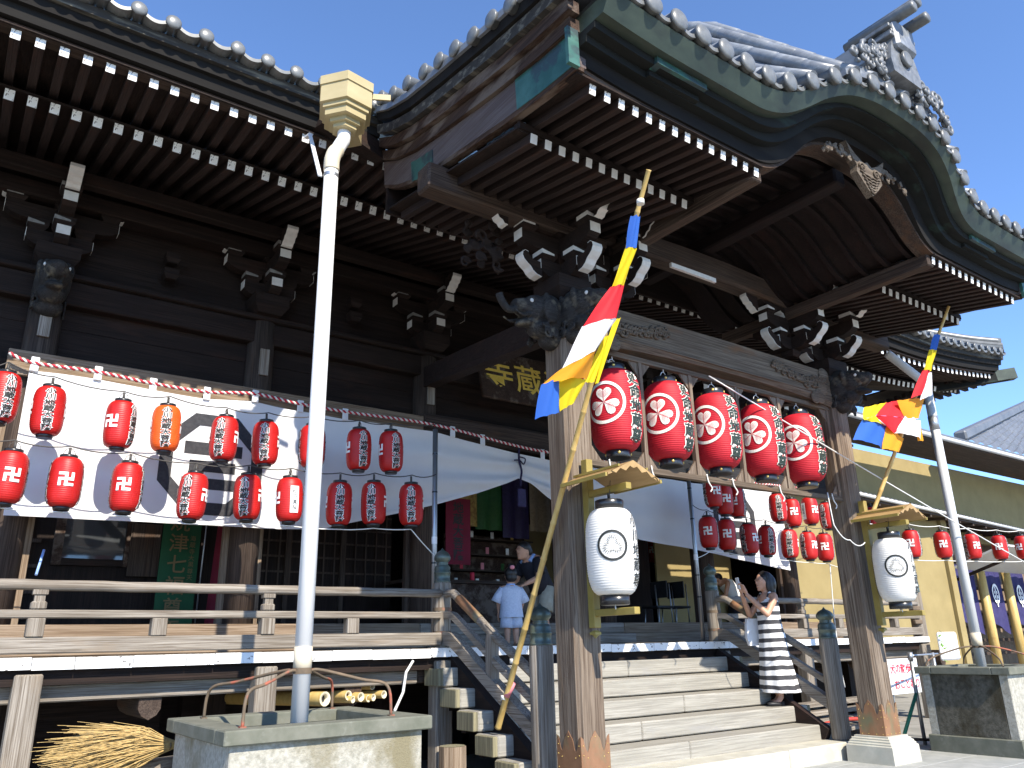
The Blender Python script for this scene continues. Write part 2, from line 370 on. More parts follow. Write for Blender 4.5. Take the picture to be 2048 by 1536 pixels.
def smooth_path(pts, n=8):
    pts = [Vector(p) for p in pts]; out = []
    for i in range(len(pts) - 1):
        p0 = pts[max(i - 1, 0)]; p1 = pts[i]; p2 = pts[i + 1]; p3 = pts[min(i + 2, len(pts) - 1)]
        for k in range(n):
            t = k / n; out.append(0.5 * ((2 * p1) + (p2 - p0) * t + (2 * p0 - 5 * p1 + 4 * p2 - p3) * t * t + (3 * p1 - p0 - 3 * p2 + p3) * t ** 3))
    out.append(pts[-1]); return out
def at(px, py, Y):
    """scene point at depth Y seen at photo pixel (px, py) of the 2048 x 1536 picture (surveying helper)"""
    d = (px - 1024, py - 768, 1573.2); r = [sum(AX[i][k] * d[k] for k in range(3)) for i in range(3)]
    t = Y / r[1]; return Vector((r[0] * t, Y, CAMZ + r[2] * t))
def remesh(mb, name, voxel, mat, smooth=6):
    """union of overlapping lumps -> one continuous carved surface"""
    me = mb.mesh(name + '_src'); o = bpy.data.objects.new(name + '_src', me); COL.objects.link(o)
    m = o.modifiers.new('r', 'REMESH'); m.mode = 'VOXEL'; m.voxel_size = voxel; m.use_smooth_shade = True
    if smooth:
        k = o.modifiers.new('s', 'SMOOTH'); k.factor = 0.5; k.iterations = smooth
    dg = bpy.context.evaluated_depsgraph_get(); ne = bpy.data.meshes.new_from_object(o.evaluated_get(dg)); ne.name = name
    bpy.data.objects.remove(o); bpy.data.meshes.remove(me)
    ne.materials.clear(); ne.materials.append(MAT[mat])
    return ne
# ------------------------------------------------------------------ lettering (outlines become real geometry)
GLY = {}
def glyph(ch, fat=0.0):
    """flat triangulated outline of a character, centred on its 1 x 1 cell: (verts2d, faces)"""
    k = (ch, fat)
    if k in GLY: return GLY[k]
    cu = bpy.data.curves.new('t', 'FONT'); cu.body = ch; cu.size = 1.0; cu.offset = fat; cu.resolution_u = 2; cu.fill_mode = 'FRONT'
    o = bpy.data.objects.new('t', cu); COL.objects.link(o)
    dg = bpy.context.evaluated_depsgraph_get(); me = bpy.data.meshes.new_from_object(o.evaluated_get(dg))
    v = [(p.co.x, p.co.y) for p in me.vertices]; f = [tuple(p.vertices) for p in me.polygons]
    bpy.data.objects.remove(o); bpy.data.curves.remove(cu); bpy.data.meshes.remove(me)
    if not fat:
        cx = (min(p[0] for p in v) + max(p[0] for p in v)) / 2; cy = (min(p[1] for p in v) + max(p[1] for p in v)) / 2; GLY[(ch, 'c')] = (cx, cy)
    else:
        if (ch, 'c') not in GLY: glyph(ch)
        cx, cy = GLY[(ch, 'c')]
    v = [(p[0] - cx, p[1] - cy) for p in v]
    GLY[k] = (v, f); return GLY[k]
def text2d(txt, cell, wide=1.0, fat=0.0, vertical=True, rtl=False, gap=1.0):
    """a column (or row) of characters, returns (verts2d, faces) centred on 0"""
    V = []; F = []; n = len(txt)
    for i, ch in enumerate(txt):
        v, f = glyph(ch, fat); o = len(V)
        if vertical: ox, oy = 0, ((n - 1) / 2 - i) * cell * gap
        else: ox, oy = (i - (n - 1) / 2) * cell * gap * (-1 if rtl else 1), 0
        V += [(a * cell * wide + ox, b * cell + oy) for a, b in v]; F += [tuple(j + o for j in q) for q in f]
    return V, F
def cut2d(V, F, dx=None, dy=None):
    """slice a flat shape on a grid so that it can be bent on to a round surface"""
    bm = bmesh.new(); vs = [bm.verts.new((a, b, 0)) for a, b in V]
    for q in F:
        try: bm.faces.new([vs[i] for i in q])
        except ValueError: pass
    for d, ax in ((dx, 0), (dy, 1)):
        if not d: continue
        lo = min(v.co[ax] for v in bm.verts); hi = max(v.co[ax] for v in bm.verts)
        k = math.floor(lo / d) + 1
        while k * d < hi:
            no = [0, 0, 0]; no[ax] = 1; co = [0, 0, 0]; co[ax] = k * d
            bmesh.ops.bisect_plane(bm, geom=bm.verts[:] + bm.edges[:] + bm.faces[:], plane_co=co, plane_no=no); k += 1
    bm.verts.index_update()
    V2 = [(v.co.x, v.co.y) for v in bm.verts]; F2 = [tuple(v.index for v in f.verts) for f in bm.faces]; bm.free(); return V2, F2
def flat(V, F, M, name):
    """place a flat shape by matrix M (columns a, b, normal, origin)"""
    mb = MB(); mb.add([M @ Vector((a, b, 0)) for a, b in V], F); me = bpy.data.meshes.new(name); me.from_pydata(mb.v, [], mb.f); return me
def wrap(V, F, rad, z0, ang, off, name):
    """bend a flat shape round the z axis on a body of radius rad(z): centred on angle ang"""
    vs = []
    for a, b in V:
        r = rad(z0 + b) + off; th = ang + a / max(rad(z0), 1e-3)
        vs.append((r * math.cos(th), r * math.sin(th), z0 + b))
    me = bpy.data.meshes.new(name); me.from_pydata(vs, [], F); return me
def poly2d(*polys):
    """polygons -> (V, F) triangulated"""
    V = []; F = []
    from mathutils.geometry import tessellate_polygon
    for p in polys:
        o = len(V); V += list(p)
        for t in tessellate_polygon([[Vector((a, b, 0)) for a, b in p]]): F.append(tuple(o + i for i in t))
    return V, F
def ring2d(r0, r1, n=40, c=(0, 0)):
    V = []; F = []
    for k in range(n):
        th = 2 * PI * k / n
        V += [(c[0] + r0 * math.cos(th), c[1] + r0 * math.sin(th)), (c[0] + r1 * math.cos(th), c[1] + r1 * math.sin(th))]
    for k in range(n):
        a = 2 * k; b = 2 * ((k + 1) % n); F.append((a, a + 1, b + 1, b))
    return V, F
def merge2d(*vf):
    V = []; F = []
    for v, f in vf:
        o = len(V); V += v; F += [tuple(i + o for i in q) for q in f]
    return V, F

# ------------------------------------------------------------------ survey of the place (metres; x along the facade, y into the hall)
XC = 6.72                      # axis of the hall and porch
PX = 2.17; PY = 5.35           # porch posts
COLX = [XC + d for d in (-6.18, -3.88, -1.57, 1.57, 3.88, 6.18)]; COLY = 9.1
FLOOR = 1.31
KT = [(0, 1.0), (0.35, 0.985), (0.5, 0.955), (0.68, 0.90), (0.88, 0.79), (1.1, 0.60), (1.3, 0.36), (1.5, 0.16), (1.7, 0.045), (1.9, 0.0)]
def K(x, s=1.0):               # curve of the undulating gable
    d = abs(x - XC) * s
    if d >= 1.9: return 0.0
    import bisect
    xs = [a for a, b in KT]; i = max(0, min(len(xs) - 2, bisect.bisect(xs, d) - 1))
    p0 = KT[max(i - 1, 0)][1]; p1 = KT[i][1]; p2 = KT[i + 1][1]; p3 = KT[min(i + 2, len(KT) - 1)][1]
    t = (d - KT[i][0]) / (KT[i + 1][0] - KT[i][0])
    return 0.5 * (2 * p1 + (p2 - p0) * t + (2 * p0 - 5 * p1 + 4 * p2 - p3) * t * t + (3 * p1 - p0 - 3 * p2 + p3) * t ** 3)

# ------------------------------------------------------------------ ground
g = MB(); g.add([(-400, -400, 0), (400, -400, 0), (400, 400, 0), (-400, 400, 0)], [(0, 1, 2, 3)])
ground = tag(obj('ground', g, 'ground'), kind='structure')
sl = MB(); sl.box((0, 0, 0.006), (0.893, 0.593, 0.02), 0.004); slm = shared(sl, 'paving_slab', 'paving')
for i in range(9):
    for j in range(7):
        inst('paving_slab', slm, (6.3 + i * 0.9 + (0.45 if j % 2 else 0), 2.2 + j * 0.6, 0.0), ground)

# ------------------------------------------------------------------ the temple hall
hall = empty('temple_hall', (XC, 9.1, 0), 'dark timber temple hall with tiled roof, curved porch gable, stairs and railed veranda', 'temple')
# stone landing below the stairs
for i, (a, b) in enumerate(((4.12, 5.9), (5.9, 7.7), (7.7, 9.32))):
    obj('landing_stone', MB().span(a + .004, b - .004, 5.70, 6.5, 0.0, 0.195, 0.012), 'stone_pale', hall)
# stairs: five solid steps
for i in range(5):
    z = 0.354 + 0.19 * i; y = 6.03 + 0.317 * i
    sp = 6.9 + random.uniform(-1, 1)
    st = obj('step', MB().span(4.40, sp - .002, y, y + .37, z - .178, z, 0.012).span(sp + .002, 9.04, y, y + .37, z - .178, z, 0.012), 'step_wood_x', hall)
    for s in (0, 1):
        x0, x1 = ((4.345, 4.398), (9.042, 9.095))[s]
        obj('end_board', MB().span(x0, x1, y + .003, y + .30, z - .172, z - .004, 0.006), 'step_end_z', st)
    obj('stair_bearer', MB().span(4.55, 8.9, y + .14, y + .22, max(z - .42, 0.196), z - .18), 'dark_wood_x', hall)
for x in (4.62, 8.82):
    obj('stair_stringer', MB().bar((x, 5.98, 0.22), (x, 7.5, 1.12), 0.10, 0.22), 'dark_wood_y', hall)
# veranda planks with painted ends
x = -1.0; random.seed(3)
while x < 14.3:
    wd = random.choice((0.42, 0.43, 0.40, 0.30, 0.24, 0.42))
    if x + wd > 14.3: wd = 14.3 - x + .01
    dz = random.uniform(-.004, .004)
    pl = obj('veranda_plank', MB().span(x + .003, x + wd - .003, 7.425, 8.96, 1.215 + dz, FLOOR + dz, 0.004), 'grey_wood_y', hall)
    obj('painted_end', MB().span(x + .003, x + wd - .003, 7.419, 7.424, 1.217 + dz, FLOOR - .004 + dz), 'strip_paint', pl)
    x += wd
obj('veranda_joist', MB().span(-1, 14.25, 7.50, 7.62, 1.10, 1.212), 'dark_wood_x', hall)
for a, b in ((-1, 4.28), (9.15, 14.2)):
    obj('veranda_beam', MB().span(a, b, 7.62, 7.76, 0.965, 1.10, 0.012), 'grey_wood_x', hall)
obj('veranda_beam', MB().span(4.3, 9.13, 7.66, 7.76, 0.965, 1.10, 0.012), 'brown_wood_x', hall)
for xx in (-1.1 + .02, 0.76, 2.63, 4.50, 8.94, 10.81, 12.68, 14.16):
    obj('veranda_post', MB().span(xx - .098, xx + .098, 7.44, 7.615, 0.0, 1.185, 0.012), 'grey_wood_z', hall)
    obj('underfloor_post', MB().span(xx - .1, xx + .1, 8.9, 9.1, 0.0, 1.2), 'dark_wood_z', hall)
    bn = MB(); bn.prism([(-.09, 0), (-.09, .2), (.09, .2), (.09, 0), (.06, -.05), (0, -.085), (-.06, -.05)], Matrix(((1, 0, 0, xx + .95), (0, 0, 1, 7.66), (0, 1, 0, 0.87), (0, 0, 0, 1))), 0.9)
    if xx < 3 or xx > 9: obj('joist_nose', bn, 'brown_wood_y', hall)
for xx in (-.2, 1.4, 3.2, 5.2, 6.7, 8.2, 10, 11.8, 13.4):
    obj('foundation_stone', MB().span(xx - .8, xx + .79, 9.3, 9.5, 0, 1.2), 'dark_wood_x', hall)
# veranda railing
def railing(x0, x1, posts, mids, parent):
    obj('rail_base', MB().span(x0, x1, 7.452, 7.552, 1.335, 1.462, 0.01), 'grey_wood_x', parent)
    obj('middle_rail', MB().span(x0, x1, 7.462, 7.542, 1.605, 1.670, 0.008), 'grey_wood_x', parent)
    n = 30; obj('top_rail', MB().tube([(lerp(x0, x1, i / n), 7.5, 1.862 + .003 * math.sin(i * 2.1)) for i in range(n + 1)], 0.043, 14), 'grey_wood_x', parent)
    for xx in posts:
        p2 = MB(); p2.span(xx - .056, xx + .056, 7.455, 7.545, 1.67, 1.735, .012).span(xx - .038, xx + .038, 7.468, 7.532, 1.73, 1.79).span(xx - .055, xx + .055, 7.455, 7.545, 1.785, 1.825, .004)
        obj('rail_post', MB().span(xx - .062, xx + .062, 7.44, 7.56, 1.462, 1.605, .006), 'grey_wood_z', parent)
        obj('rail_block', p2, 'grey_wood_z', parent)
    for xx in mids: obj('rail_stud', MB().span(xx - .062, xx + .062, 7.446, 7.556, 1.462, 1.605, .006), 'grey_wood_z', parent)
railing(-1.3, 4.47, (-1.1, .75, 2.61), (-.2, 1.67, 3.46), hall)
railing(8.97, 14.2, (10.84, 12.7), (9.9, 11.77, 13.4), hall)
# newel posts with onion finials
def newel(x, y, zb, zt, s, fin):
    p = obj('newel_post', MB().lathe([(s * .94, zb), (s, zb + .02), (s, zt - .02), (s * .92, zt)], (x, y, 0), 20), 'grey_wood_z', hall)
    f = fin
    prof = [(s * .96, 0), (s * .96, .02), (s * .9, .025), (s * .9, .11), (s * .97, .118), (s * .97, .128), (s * .9, .134), (s * .9, .18), (s * .80, .205), (s * .62, .222), (s * .66, .228), (s * .66, .24), (s * .60, .246), (s * .72, .258),
            (s * .92, .285), (s * .95, .31), (s * .88, .34), (s * .66, .372), (s * .38, .392), (s * .2, .402), (s * .07, .425), (0.001, .435)]
    obj('finial', MB().lathe([(r, zt - .006 + z * f) for r, z in prof], (x, y, 0), 24), 'bronze', p)
    return p
for s in (-1, 1):
    nx = XC + s * 2.185
    newel(nx, 7.56, 1.30, 1.985, 0.095, 0.86)
    newel(nx, 5.85, 0.196, 1.32, 0.108, 0.84)
    for z in (1.46, 1.70): obj('iron_band', MB().lathe([(.099, z - .018), (.099, z + .018)], (nx, 7.56, 0), 20, capb=False, capt=False), 'rusty_iron', hall)
    # three sloping rails of the stairs
    for (zt, zb, kind) in ((1.862, 1.02, 'round'), (1.637, .80, 'flat'), (1.398, .56, 'thick')):
        pts = smooth_path([(nx, 7.53, zt), (nx, 7.36, zt - .005), (nx, 7.22, zt - .07), (nx, 6.55, lerp(zt - .07, zb, .51)), (nx, 5.88, zb)], 8)
        if kind == 'round':
            obj('hand_rail', MB().tube(pts, .045, 14), 'grey_wood_y', hall)
            obj('rail_sleeve', MB().tube(pts[16:22], .049, 14), 'copper_shoe', hall)
        else:
            wd, ht = ((.075, .07), (.105, .135))[kind == 'thick']
            secs = [[(p.x - wd / 2, p.y, p.z - ht / 2), (p.x + wd / 2, p.y, p.z - ht / 2), (p.x + wd / 2, p.y, p.z + ht / 2), (p.x - wd / 2, p.y, p.z + ht / 2)] for p in pts]
            obj('stair_rail', MB().sweep(secs), 'grey_wood_y', hall)
    yy = 6.62; zz = 1.02
    obj('baluster', MB().prism([(-.05, -.08), (.05, -.08), (.05, .36), (.02, .42), (-.02, .42), (-.05, .36)], Matrix(((0, 0, 1, nx - .045), (1, 0, 0, yy), (0, 1, 0, zz), (0, 0, 0, 1))), .09), 'grey_wood_z', hall)
    obj('baluster_cap', MB().bar((nx, yy - .07, zz + .405), (nx, yy + .07, zz + .485), .075, .04), 'grey_wood_y', hall)
# porch posts, stone bases, copper shoes
for s in (-1, 1):
    px = XC + s * PX; h = .148; c = .034
    sec = [(-h, -h + c), (-h + c * .45, -h + c), (-h + c * .55, -h + c * .55), (-h + c, -h + c * .45), (-h + c, -h)]
    def ring(hh):
        out = []
        q = [(-hh, -hh + c), (-hh + c * .4, -hh + c * .85), (-hh + c * .85, -hh + c * .4), (-hh + c, -hh)]
        for k in range(4):
            co, si = math.cos(k * PI / 2), math.sin(k * PI / 2)
            out += [(a * co - b * si, a * si + b * co) for a, b in q]
        return out
    po = obj('porch_post', MB().sweep([[(px + a, PY + b, z) for a, b in ring(h)] for z in (0.27, 1.5, 2.8, 4.05)]), 'post_wood_z', hall)
    # copper shoe with a lobed upper edge, one plate per face
    for k in range(4):
        co, si = math.cos(k * PI / 2), math.sin(k * PI / 2)
        wv = h + .004; lob = []
        L = [(-1, .62), (-.82, .60), (-.74, .555), (-.66, .52), (-.55, .50), (-.45, .53), (-.38, .575), (-.30, .60), (-.2, .615), (0, .655), (.2, .615), (.30, .60), (.38, .575), (.45, .53), (.55, .50), (.66, .52), (.74, .555), (.82, .60), (1, .62)]
        poly = [(-wv, .288), (wv, .288)] + [(a * wv, z) for a, z in reversed(L)]
        M = Matrix(((co, 0, si, px + si * (h + .0015)), (si, 0, -co, PY - co * (h + .0015)), (0, 1, 0, 0), (0, 0, 0, 1)))
        sh = obj('copper_shoe', MB().prism(poly, M, .004), 'copper_shoe', po)
        riv = MB()
        for a, z in ((-.85, .55), (0, .61), (.85, .55), (-.85, .48), (-.55, .46), (.55, .46), (.85, .48), (-.85, .38), (.85, .38), (-.8, .305), (-.3, .305), (.3, .305), (.8, .305)):
            riv.ell(M @ Vector((a * wv, z, .005)), (.0045,) * 3, 6, 4)
        obj('rivet', riv, 'brass', sh)
    b = MB(); secs = []
    for hh, z in ((.275, 0.0), (.27, .19), (.255, .20), (.255, .212), (.24, .225), (.24, .238), (.222, .25), (.222, .262), (.2, .272), (.2, .287)):
        secs.append([(px - hh, PY - hh, z), (px + hh, PY - hh, z), (px + hh, PY + hh, z), (px - hh, PY + hh, z)])
    obj('post_base', b.sweep(secs), 'stone_pale', hall)

def sub(name, me, parent, loc=(0, 0, 0), rot=None):
    o = bpy.data.objects.new(name, me); COL.objects.link(o); o.parent = parent; o.location = loc
    if rot: o.rotation_euler = rot
    return o
# ------------------------------------------------------------------ rafters
def raft_mesh(wd, ht, L, mat):
    return shared(MB().span(-wd / 2, wd / 2, 0, L, -ht, 0, .005), 'rafter', mat)
def end_mesh(wd, ht, mat):
    return shared(MB().span(-wd / 2 + .002, wd / 2 - .002, -.005, -.0005, -ht + .002, -.002), 'painted_end', mat)
RM1 = raft_mesh(.075, .09, 1.0, 'rafter_wood_y'); RM2 = raft_mesh(.08, .10, 2.3, 'rafter_wood_y'); RE1 = end_mesh(.075, .09, 'white_paint'); RE2 = end_mesh(.08, .10, 'white_paint')
RP1 = raft_mesh(.062, .085, 3.0, 'rafter_wood_y'); RP2 = raft_mesh(.068, .085, 2.2, 'rafter_wood_y'); RE3 = end_mesh(.062, .085, 'white_paint'); RE4 = end_mesh(.068, .085, 'white_end')
def eave_z(x):          # the eave lifts slightly towards the right corner
    return 6.17 - (0.14 * min(1, max(0, (x - 10.4) / 2)) - 0.30 * max(0, (x - 13.4) / 3.4) ** 1.6 if x > 10.4 else 0)
random.seed(11)
n = 0; x = -2.1
while x < 16.8:
    z = eave_z(x)
    r = inst('flying_rafter', RM1, (x, 6.5, z + random.uniform(-.004, .004)), hall, rot=(math.atan(.10), 0, 0)); sub('painted_end', RE1, r)
    r = inst('rafter', RM2, (x + .03, 7.2, z - .10 + random.uniform(-.004, .004)), hall, rot=(math.atan(.30), 0, 0)); sub('painted_end', RE2, r)
    x += .176
for s in (-1, 1):
    k = 0
    while k < 14:
        dx = 1.50 + k * .1445
        r = inst('flying_rafter', RP1, (XC + s * dx, 3.48, 5.2 + random.uniform(-.003, .003)), hall, rot=(math.atan(.17), 0, 0)); sub('painted_end', RE3, r)
        if k > 0:
            r = inst('rafter', RP2, (XC + s * (dx + .03), 4.15, 5.165), hall, rot=(math.atan(.17), 0, 0)); sub('painted_end', RE4, r)
        k += 1
# soffit boards above the rafters
def sheet(x0, x1, y0, z0, y1, z1, t=.02, nx=1):
    mb = MB(); secs = []
    for i in range(nx + 1):
        xx = lerp(x0, x1, i / nx); d = eave_z(xx) - 6.17 if nx > 1 else 0
        secs.append([(xx, y0, z0 + d), (xx, y1, z1 + d), (xx, y1, z1 + t + d), (xx, y0, z0 + t + d)])
    return mb.sweep(secs)
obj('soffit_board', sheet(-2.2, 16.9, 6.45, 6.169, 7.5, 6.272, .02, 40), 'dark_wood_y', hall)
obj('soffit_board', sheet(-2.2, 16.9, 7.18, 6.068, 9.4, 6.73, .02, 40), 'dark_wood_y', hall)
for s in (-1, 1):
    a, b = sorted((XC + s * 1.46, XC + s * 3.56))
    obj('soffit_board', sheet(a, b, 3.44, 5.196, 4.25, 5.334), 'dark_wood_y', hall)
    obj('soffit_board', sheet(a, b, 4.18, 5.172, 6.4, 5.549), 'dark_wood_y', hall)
    obj('eave_purlin', MB().span(a + .02, b - .02, 4.16, 4.24, 5.185, 5.245), 'dark_wood_x', hall)
obj('closing_board', MB().span(3.14, 10.3, 6.36, 6.40, 5.5, 6.4), 'dark_wood_x', hall)
# ------------------------------------------------------------------ layered fascia, straight part of the hall eave
def fas(name, mat, xs, yf, yb, z0, z1, slope=0.0):
    secs = []
    for xx in xs:
        d = eave_z(xx) - 6.17
        secs.append([(xx, yf, z0 + d), (xx, yb, z0 + d), (xx, yb, z1 + d), (xx, yf - slope, z1 + d)])
    return obj(name, MB().sweep(secs), mat, hall)
XL = [-2.25, 0.5, 3.02]; XR = [10.42] + [11 + .4 * i for i in range(16)]
for xs in (XL, XR):
    fas('eave_fascia', 'brown_wood_x', xs, 6.475, 6.6, 6.172, 6.215)
    fas('eave_fascia', 'black_board', xs, 6.41, 6.6, 6.215, 6.33, .02)
    fas('eave_fascia', 'black_board', xs, 6.34, 6.6, 6.33, 6.42, .015)
    fas('eave_fascia', 'fascia_weathered', xs, 6.28, 6.6, 6.42, 6.50, .01)
dm = [(.062, -.16), (.060, -.01), (.066, -.008), (.067, 0), (.064, .008), (.052, .016), (.034, .022), (.012, .025), (0.001, .0255)]
RY = Matrix.Rotation(PI / 2, 3, 'X')          # local +z -> -y
ET = shared(MB().lathe(dm, (0, 0, 0), 18, True, RY), 'end_tile', 'tile_end')
def swag(wd, dp, mat):
    mb = MB(); top = []; bot = []; n = 8; rows = []
    for i in range(n + 1):
        a = -wd / 2 + wd * i / n; zz = -.052 * (1 - (2 * a / wd) ** 2)
        rows.append([(a, 0, zz + .006), (a, 0, zz - .030), (a, dp, zz - .030), (a, dp, zz + .006)])
    return shared(mb.sweep(rows), 'pan_tile', mat)
SW = swag(.215, .16, 'tile_end')
for xs in ((-2.15, 3.0), (10.5, 16.9)):
    x = xs[0]
    while x < xs[1]:
        z = eave_z(x) - 6.17
        inst('end_tile', ET, (x, 6.16, 6.565 + z), hall); inst('pan_tile', SW, (x + .14, 6.17, 6.575 + z), hall); x += .28
def corr(x0, x1, per, y0, z0, y1, z1, amp, lift=0.0, ny=6):
    n = max(2, int((x1 - x0) / per * 8)); rows = []
    for j in range(ny + 1):
        t = j / ny; row = []
        for i in range(n + 1):
            xx = lerp(x0, x1, i / n); d = eave_z(xx) - 6.17
            ph = (xx - x0) / per * 2 * PI; row.append((xx, lerp(y0, y1, t), lerp(z0, z1, t) - lift * math.sin(PI * t) + amp * max(0, math.cos(ph)) + d * (1 - t)))
        rows.append(row)
    return MB().grid(rows)
obj('roof_tiles', corr(-2.15, 17.0, .28, 6.2, 6.52, 13.5, 11.2, .07, .35), 'tile', hall)
# right end of the hall roof: hip corner rising to a tip
cz = eave_z(16.9)
obj('corner_beam', MB().bar((16.0, 7.3, cz - .22), (17.15, 6.32, cz - .03), .16, .2), 'copper_dark', hall)
obj('corner_cap', MB().bar((16.95, 6.5, cz - .05), (17.25, 6.24, cz + .0), .18, .22), 'copper_green', hall)
rd = MB(); rp = smooth_path([(16.95, 6.25, cz + .48), (16.4, 6.75, cz + .62), (15.6, 7.5, cz + .95), (14.4, 8.6, cz + 1.6)], 6)
rd.tube([p + Vector((0, 0, .16)) for p in rp], .075, 10)
for k in range(3): rd.sweep([[(p.x - .07 - .01 * k, p.y - .07, p.z + .10 - .06 * k), (p.x + .07 + .01 * k, p.y + .07, p.z + .10 - .06 * k), (p.x + .07, p.y + .07, p.z + .05 - .06 * k), (p.x - .07, p.y - .07, p.z + .05 - .06 * k)] for p in rp])
obj('hip_ridge', rd, 'tile_end', hall)
rd = MB()
for k in range(12):            # side eave rafters seen beyond the corner
    y = 6.7 + k * .176; rd.span(16.1, 17.0, y, y + .08, cz - .16 - .012 * k, cz - .06 - .012 * k)
obj('side_rafters', rd, 'dark_wood_x', hall)
rd = MB(); rd.span(15.9, 17.05, 6.6, 9.2, cz - .05, cz - .02); obj('side_soffit', rd, 'dark_wood_x', hall)
rd = MB()
for k in range(12): rd.lathe(dm, (17.05, 6.45 + .22 * k, cz + .32 - .012 * k), 10, True, Matrix.Rotation(PI / 2, 3, 'Y'))
obj('side_end_tiles', rd, 'tile_end', hall)

# ------------------------------------------------------------------ porch eave with the undulating gable
XS = [3.16 + i * .06 for i in range(int((10.28 - 3.16) / .06) + 1)] + [10.28]
def up(x):                                   # slight lift of the porch corners
    d = abs(x - XC); return .05 * max(0, (d - 2.7) / .86) ** 2
def gable(name, mat, z0, z1, A0, A1, y0, y1, yb, s0=1.0, s1=1.0, lean=.5, xs=XS):
    secs = []
    for xx in xs:
        a = z0 + A0 * K(xx, s0) + up(xx); b = z1 + A1 * K(xx, s1) + up(xx)
        ya = y0 - lean * A0 * K(xx, s0); yc = y1 - lean * A1 * K(xx, s1)
        secs.append([(xx, ya, a), (xx, yb, a), (xx, yb, b), (xx, yc, b)])
    return obj(name, MB().sweep(secs), mat, hall)
S = 1.24
gable('gable_board', 'brown_wood_x', 5.203, 5.235, .62, .62, 3.455, 3.452, 3.60, S, S, .10)
gable('gable_board', 'black_board', 5.235, 5.345, .62, .585, 3.43, 3.41, 3.60, S, 1.14, .22)
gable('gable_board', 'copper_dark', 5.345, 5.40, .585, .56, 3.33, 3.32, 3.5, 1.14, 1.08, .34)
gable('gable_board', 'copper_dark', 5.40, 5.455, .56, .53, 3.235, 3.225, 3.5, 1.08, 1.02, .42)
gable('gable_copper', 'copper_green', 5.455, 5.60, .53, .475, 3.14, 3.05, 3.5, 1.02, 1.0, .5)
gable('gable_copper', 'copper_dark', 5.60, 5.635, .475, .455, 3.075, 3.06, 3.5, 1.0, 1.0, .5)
# copper sleeves where the mouldings step
for xx in (4.30, 9.14):
    for z, y in ((5.40, 3.20), (5.35, 3.29)):
        obj('copper_sleeve', MB().span(xx - .55, xx, y, y + .2, z + .003, z + .085), 'copper_bright' if z > 5.38 else 'copper_dark', hall)
def y_front(x): return 3.0 - .215 * K(x)
def roofz(x, y):              # gentle at the sides, steep behind the undulating gable
    d = max(0.0, y - y_front(x)); k = K(x, .80); s = .30 + .85 * k
    return 5.64 + .43 * K(x) + up(x) + s * min(d, 1.75) + .30 * max(0.0, d - 1.75)
rows = []
for j in range(29):
    t = j / 28; rows.append([(xx, lerp(y_front(xx) + .05, 7.2, t), roofz(xx, lerp(y_front(xx) + .05, 7.2, t)) - .01) for xx in XS])
obj('porch_roof', MB().grid(rows), 'tile', hall)
SWP = swag(.20, .16, 'tile_end')
ETP = shared(MB().lathe([(r * 1.32, z * 1.1) for r, z in dm], (0, 0, 0), 20, True, RY), 'end_tile', 'tile_end')
k = -13
while k <= 13:
    x = XC + k * .264; yf = y_front(x); z = roofz(x, yf)
    tilt = math.atan((K(x + .05) - K(x - .05)) * .43 / .1)
    inst('end_tile', ETP, (x, yf + .01, z + .045), hall, rot=(0, -tilt * .5, 0))
    xm = x + .132
    inst('pan_tile', SWP, (xm, y_front(xm) + .03, roofz(xm, y_front(xm)) + .055), hall, rot=(0, -math.atan((K(xm + .05) - K(xm - .05)) * .43 / .1), 0))
    pts = []; rs = []; y = yf + .02; j = 0
    while y < 6.6:
        r0 = .068
        for q, rr in ((0, r0 * 1.0), (.24, r0 * .93), (.262, r0 * .93)):
            yy = y + q; pts.append((x, yy, roofz(x, yy) + .05)); rs.append(rr)
        y += .265
    obj('tile_row', MB().tube(pts, rs, 12, True, True), 'tile', hall)
    k += 1
obj('stray_tile', MB().lathe([(.028, -.1), (.05, -.1), (.05, .03), (.028, .03)], at(475, 95, 6.25), 16, True, RY, capb=False, capt=False), 'tile_end', hall)
